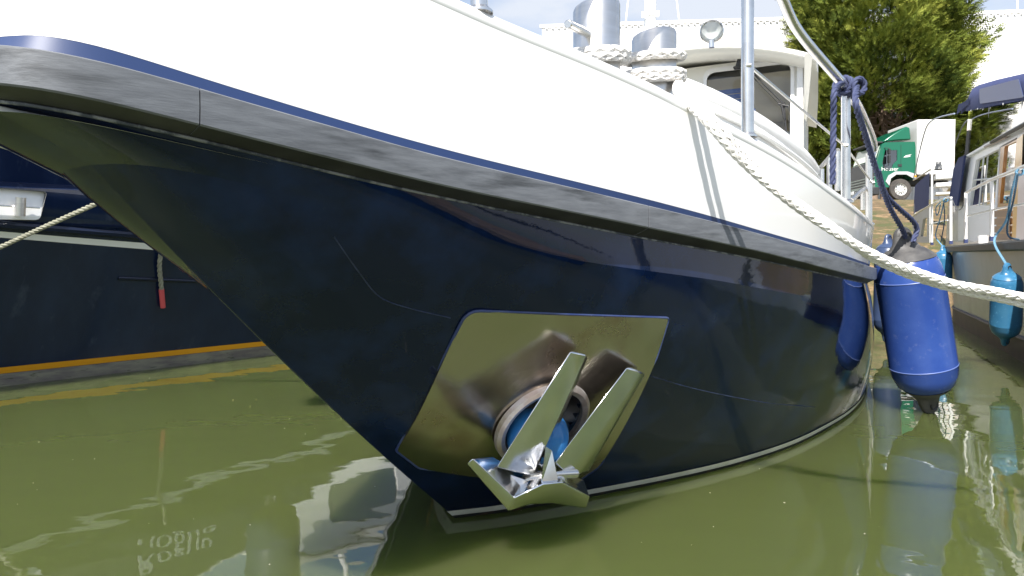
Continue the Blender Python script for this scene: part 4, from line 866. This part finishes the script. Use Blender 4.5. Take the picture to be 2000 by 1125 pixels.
m = MB(); m.prism([Tp(a, .004, z) for a, z in ((-1.42, 1.84), (-1.55, 1.93), (-1.84, 1.97), (-1.72, 1.90), (-1.80, 1.88), (-1.62, 1.85))], tsn * .004); m.build('swoosh_mark', WHITE2, cabt, smooth=False)
text_mesh('cab_lettering', 'Houser', .24, Tp(-.30, .006, 1.27), -th_, TZ, WHITE2, cabt)
m = MB(); m.tube([Tp(-1.30, .004, 1.16), Tp(-1.30, .004, 2.40)], .008, 4); m.build('door_gap', DGREY, cabt)
def wheel_(a, b):
    m = MB(); c = Tp(a, b, .46); m.lathe(c - tsn * .28, tsn, [(.26, 0), (.44, .0), (.46, .04), (.46, .24), (.44, .28), (.27, .285), (.26, .24)], 32); wob = m.build('wheel', TYRE, lorry)
    m = MB(); m.lathe(c - tsn * .05, tsn, [(.262, .05), (.25, .03), (.235, -.02), (.14, .0), (.11, .035), (.0, .04)], 32); m.build('rim', M('white_rim', (.62, .62, .60), .4) if 'white_rim' not in bpy.data.materials else bpy.data.materials['white_rim'], wob)
    for k in range(10):
        an = 2 * math.pi * k / 10; m = MB(); m.lathe(c - tsn * .055 + (th_ * math.cos(an) + TZ * math.sin(an)) * .188, tsn, [(.026, -.012 + .03), (.02, .02 + .012), (0, .034)], 8); m.build('rim_hole', DGREY, wob)
    return wob
wheel_(-1.30, .0); wheel_(-4.9, .0)
for b_ in (-.28, -Wd + .28): m = MB(); m.box(Tp(.10, b_, .48), (.05, .34, .16), (th_, tsn, TZ)); m.build('headlight', M('headlight_glass', (.6, .62, .62), .1) if 'headlight_glass' not in bpy.data.materials else bpy.data.materials['headlight_glass'], cabt, bevel=.015)
m = MB(); m.box(Tp(-2.0, .02, 1.02), (.10, .04, .08), (th_, tsn, TZ)); m.build('side_marker', ORANGE, cabt)
m = MB(); m.lathe(Tp(-3.6, -.10, .62), -th_, [(0, 0), (.26, .0), (.29, .03), (.29, .85), (.26, .88), (0, .88)], 18); m.build('fuel_tank', STEELB, lorry)
m = MB(); m.box(Tp(-4.6, -Wd / 2, .85), (4.8, .9, .22), (th_, tsn, TZ)); m.build('chassis', DGREY, lorry, smooth=False)
m = MB(); m.box(Tp(-5.2, -Wd / 2 - .0, 2.28), (5.3, 2.5, 2.35), (th_, tsn, TZ)); bx = m.build('cargo_box', M('white_box_panel', (.62, .62, .60), .45), lorry, bevel=.04)
m = MB(); m.box(Tp(-2.10, .13, 2.28), (.10, .02, 2.30), (th_, tsn, TZ)); m.build('corner_trim', M('box_trim', (.70, .70, .72), .4), bx)
for a_ in (-3.1, -4.2, -5.3, -6.4): m = MB(); m.box(Tp(a_, .122, 2.28), (.025, .014, 2.28), (th_, tsn, TZ)); m.build('panel_seam', bpy.data.materials['box_trim'], bx)
m = MB(); m.box(Tp(-5.2, .13, 1.14), (5.3, .03, .10), (th_, tsn, TZ)); m.build('lower_rail', bpy.data.materials['box_trim'], bx)
m = MB(); fl_ = []
for k in range(26): 
    a = 2 * math.pi * k / 26; rr_ = .9 + .22 * math.sin(3 * a + 1) + .12 * math.sin(7 * a); fl_.append(Tp(-4.05 + rr_ * math.cos(a) * .75, .135, 2.25 + rr_ * math.sin(a)))
m.poly(fl_); m.build('faded_print', M('faded_pink_print', (.72, .60, .53), .5, col2=(.62, .46, .38), ns=3, col3=(.74, .74, .72), ns3=6, lo3=.45, hi3=.55), bx, smooth=False)

# ------------------------------------------------------------------ conifer
rng = random.Random(11)
TB = Vector((20.1, 37.5, 3.7)); tree = thing('conifer', TB, 'big dark green cypress with a bushy crown and several bare trunks', 'tree')
BARK = M('grey_brown_bark', (.30, .22, .16), .9, col2=(.18, .13, .10), ns=4, stretch=(3, 3, .5), bump=.8, bs=14, bdist=.03)
def limb(p0, p1, r0, r1, sag=.0, n=8):
    mid_ = (p0 + p1) / 2 + Vector((rng.uniform(-.3, .3), rng.uniform(-.3, .3), sag)); return spline([p0, mid_, p1], n), [r0 + (r1 - r0) * k / (2 * n) for k in range(2 * n + 1)]
tpos = lambda px, py, Y: U(px, py, Y)
for (x0, x1, y1, r0) in ((1706, 1712, 120, .24), (1726, 1732, 100, .20), (1742, 1765, 120, .17), (1696, 1668, 160, .14), (1716, 1790, 190, .10)):
    m = MB(); b0_ = tpos(x0, 300, 37.3); b0_.z = 3.5; p, r = limb(b0_, tpos(x1, y1, 37.5 + rng.uniform(-.4, .4)), r0, r0 * .45, .2); m.tube(p, r, 10); m.build('trunk', BARK, tree)
m = MB()
for k in range(60):
    x0 = rng.uniform(1665, 1790); s0 = tpos(rng.uniform(1692, 1755), rng.uniform(180, 280), 37.3); e0 = tpos(x0, rng.uniform(150, 270), 37.0 + rng.uniform(-2.0, 1)); p, r = limb(s0, e0, .05, .015, -.2, 5); m.tube(p, r, 5)
for k in range(40):
    s0 = tpos(rng.uniform(1690, 1705), rng.uniform(260, 330), 37.0); e0 = tpos(rng.uniform(1640, 1690), rng.uniform(220, 330), 36.0 + rng.uniform(-.6, .6)); p, r = limb(s0, e0, .035, .01, .1, 4); m.tube(p, r, 4)
ob = m.build('bare_branches', BARK, tree); ob['kind'] = 'stuff'
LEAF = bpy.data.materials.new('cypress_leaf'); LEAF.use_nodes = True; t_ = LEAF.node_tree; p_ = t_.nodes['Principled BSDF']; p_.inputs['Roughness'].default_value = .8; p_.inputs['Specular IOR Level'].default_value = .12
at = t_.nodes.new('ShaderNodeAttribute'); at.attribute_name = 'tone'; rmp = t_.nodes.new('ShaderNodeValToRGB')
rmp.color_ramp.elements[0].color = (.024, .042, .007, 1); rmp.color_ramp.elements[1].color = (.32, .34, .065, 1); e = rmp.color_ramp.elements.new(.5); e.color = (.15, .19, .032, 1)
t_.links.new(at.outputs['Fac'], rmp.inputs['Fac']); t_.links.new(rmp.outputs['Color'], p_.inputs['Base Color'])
V, Fc, tone = [], [], []
def spray(p, d, L, w, tn):
    """a flat feathery cypress spray: a stalk of paired leaflets"""
    d = d.normalized(); sd_ = d.cross(Vector((rng.gauss(0, 1), rng.gauss(0, 1), rng.gauss(0, 1)))).normalized(); 
    for f, q in ((.0, .55), (.30, .75), (.58, .55)):
        for sg in (1, -1):
            b = p + d * (L * f); n = len(V); tip = b + d * (L * .42) + sd_ * (sg * w * q)
            V.extend([b, b + d * (L * .20), tip]); Fc.append((n, n + 1, n + 2)); tone.append(tn)
def clump(c, out, n, rad, base):
    ax_ = (out + Vector((rng.gauss(0, .25), rng.gauss(0, .25), .45 + rng.gauss(0, .2)))).normalized()
    for _ in range(n):
        v = Vector((rng.gauss(0, 1), rng.gauss(0, 1), rng.gauss(0, .7))).normalized() * rad * rng.random() ** .4
        d = ax_ + v.normalized() * .55 + Vector((rng.gauss(0, .22), rng.gauss(0, .22), rng.gauss(0, .22)))
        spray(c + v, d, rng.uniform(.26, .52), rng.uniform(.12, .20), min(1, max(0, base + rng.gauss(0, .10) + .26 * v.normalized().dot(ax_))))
# crown envelope in the tree's own frame: half-width against height above the base (metres)
env = [(2.6, 2.2), (3.6, 4.4), (5, 5.2), (7, 5.55), (9, 5.5), (11, 5.0), (14, 4.0), (17, 2.4), (19, .6)]
CC = Vector((19.9, 37.6, 3.7)); env = [(z, w * .84) for z, w in env]
nclump = 0
for _ in range(4300):
    z = rng.uniform(2.7, 18.5); rw = interp(z, env); a = rng.uniform(0, 2 * math.pi)
    if rng.random() > rw / 5.6: continue
    if math.sin(a) > .45 and rng.random() < .6: continue           # fewer on the far side
    lump = 1 + .13 * math.sin(3 * a + z * .9) + .10 * math.sin(5 * a - 1.7 * z)
    rr_ = rw * lump * rng.choice((rng.uniform(.78, 1.0), rng.uniform(.45, .8)))
    zz = z + .5 * math.sin(4 * a + 1)
    c_ = CC + Vector((math.cos(a) * rr_, math.sin(a) * rr_, zz))
    px_ = 1000 + F * c_.x / c_.y; py_ = HY - F * (c_.z - H) / c_.y
    if c_.y < 39.3 and 1682 < px_ < 1800 and py_ > 206 + .35 * abs(px_ - 1735): continue      # open bowl where the trunks show
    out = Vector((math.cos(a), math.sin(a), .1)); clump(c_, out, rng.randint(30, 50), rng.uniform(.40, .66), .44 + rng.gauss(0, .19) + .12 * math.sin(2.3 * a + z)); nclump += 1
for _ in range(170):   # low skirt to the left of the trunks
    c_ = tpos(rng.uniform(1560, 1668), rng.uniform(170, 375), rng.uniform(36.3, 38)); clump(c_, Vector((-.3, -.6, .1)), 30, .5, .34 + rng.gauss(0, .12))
for _ in range(200):   # inner mass behind the trunks, its shade put in as a darker leaf tone
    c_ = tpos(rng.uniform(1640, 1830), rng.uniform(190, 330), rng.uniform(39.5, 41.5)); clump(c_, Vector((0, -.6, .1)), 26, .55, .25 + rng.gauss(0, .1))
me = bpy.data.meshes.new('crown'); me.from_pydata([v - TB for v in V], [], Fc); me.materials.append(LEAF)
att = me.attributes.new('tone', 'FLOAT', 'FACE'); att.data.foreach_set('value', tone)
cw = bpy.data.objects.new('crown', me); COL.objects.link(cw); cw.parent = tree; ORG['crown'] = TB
print('clumps', nclump, 'crown tris', len(Fc))

# ------------------------------------------------------------------ pontoon just right of the frame: the white rope ends on its cleat
pon = thing('pontoon', (3.2, -.5, 0), 'wooden pontoon with a blue float at the right, where the white rope is made fast', 'pontoon')
PLANK = M('weathered_plank', (.30, .22, .15), .8, col2=(.20, .16, .12), ns=3, stretch=(6, 1, 1))
pmesh = None
for k in range(34):
    if pmesh is None:
        m = MB(); m.box((3.35, -2.6, .42), (1.9, .135, .04)); p = m.build('plank', PLANK, pon); pmesh = p
    else:
        p = pmesh.copy(); COL.objects.link(p); p.parent = pon; p.location = (0, k * .145, random.uniform(-.003, .003))
m = MB(); m.box((3.35, -.2, .16), (1.7, 4.9, .36)); m.build('float', M('blue_float_drum', (.02, .08, .24), .4), pon, bevel=.05)
for x in (2.41, 4.29): m = MB(); m.box((x, -.2, .36), (.06, 4.96, .16)); m.build('edge_beam', M('orange_brown_beam', (.36, .29, .20), .7) if 'orange_brown_beam' not in bpy.data.materials else bpy.data.materials['orange_brown_beam'], pon)
m = MB(); m.tube([(2.62, 1.72, .53), (2.62, 2.02, .53)], .022, 10); m.box((2.62, 1.82, .475), (.04, .04, .08)); m.box((2.62, 1.92, .475), (.04, .04, .08)); m.build('cleat', STEEL, pon)
# bits floating on the water
rng2 = random.Random(5); m = MB()
for k in range(110):
    y = rng2.uniform(1.6, 6.5); x = rng2.uniform(-.78, .78) * y; r_ = rng2.uniform(.0012, .0032) * (1 + .12 * y)
    a = rng2.uniform(0, 6.28); n_ = 6; e_ = rng2.uniform(.35, 1)
    m.poly([(x + r_ * (math.cos(a) * math.cos(t) - math.sin(a) * math.sin(t) * e_), y + r_ * (math.sin(a) * math.cos(t) + math.cos(a) * math.sin(t) * e_), .003 + .001 * math.sin(t)) for t in [2 * math.pi * j / n_ for j in range(n_)]])
o = m.build('floating_debris', M('floating_bits', (.22, .20, .12), .8, col2=(.45, .44, .36), ns=3), smooth=False); o['kind'] = 'stuff'; o['label'] = 'tiny leaf scraps and flecks floating on the green water'
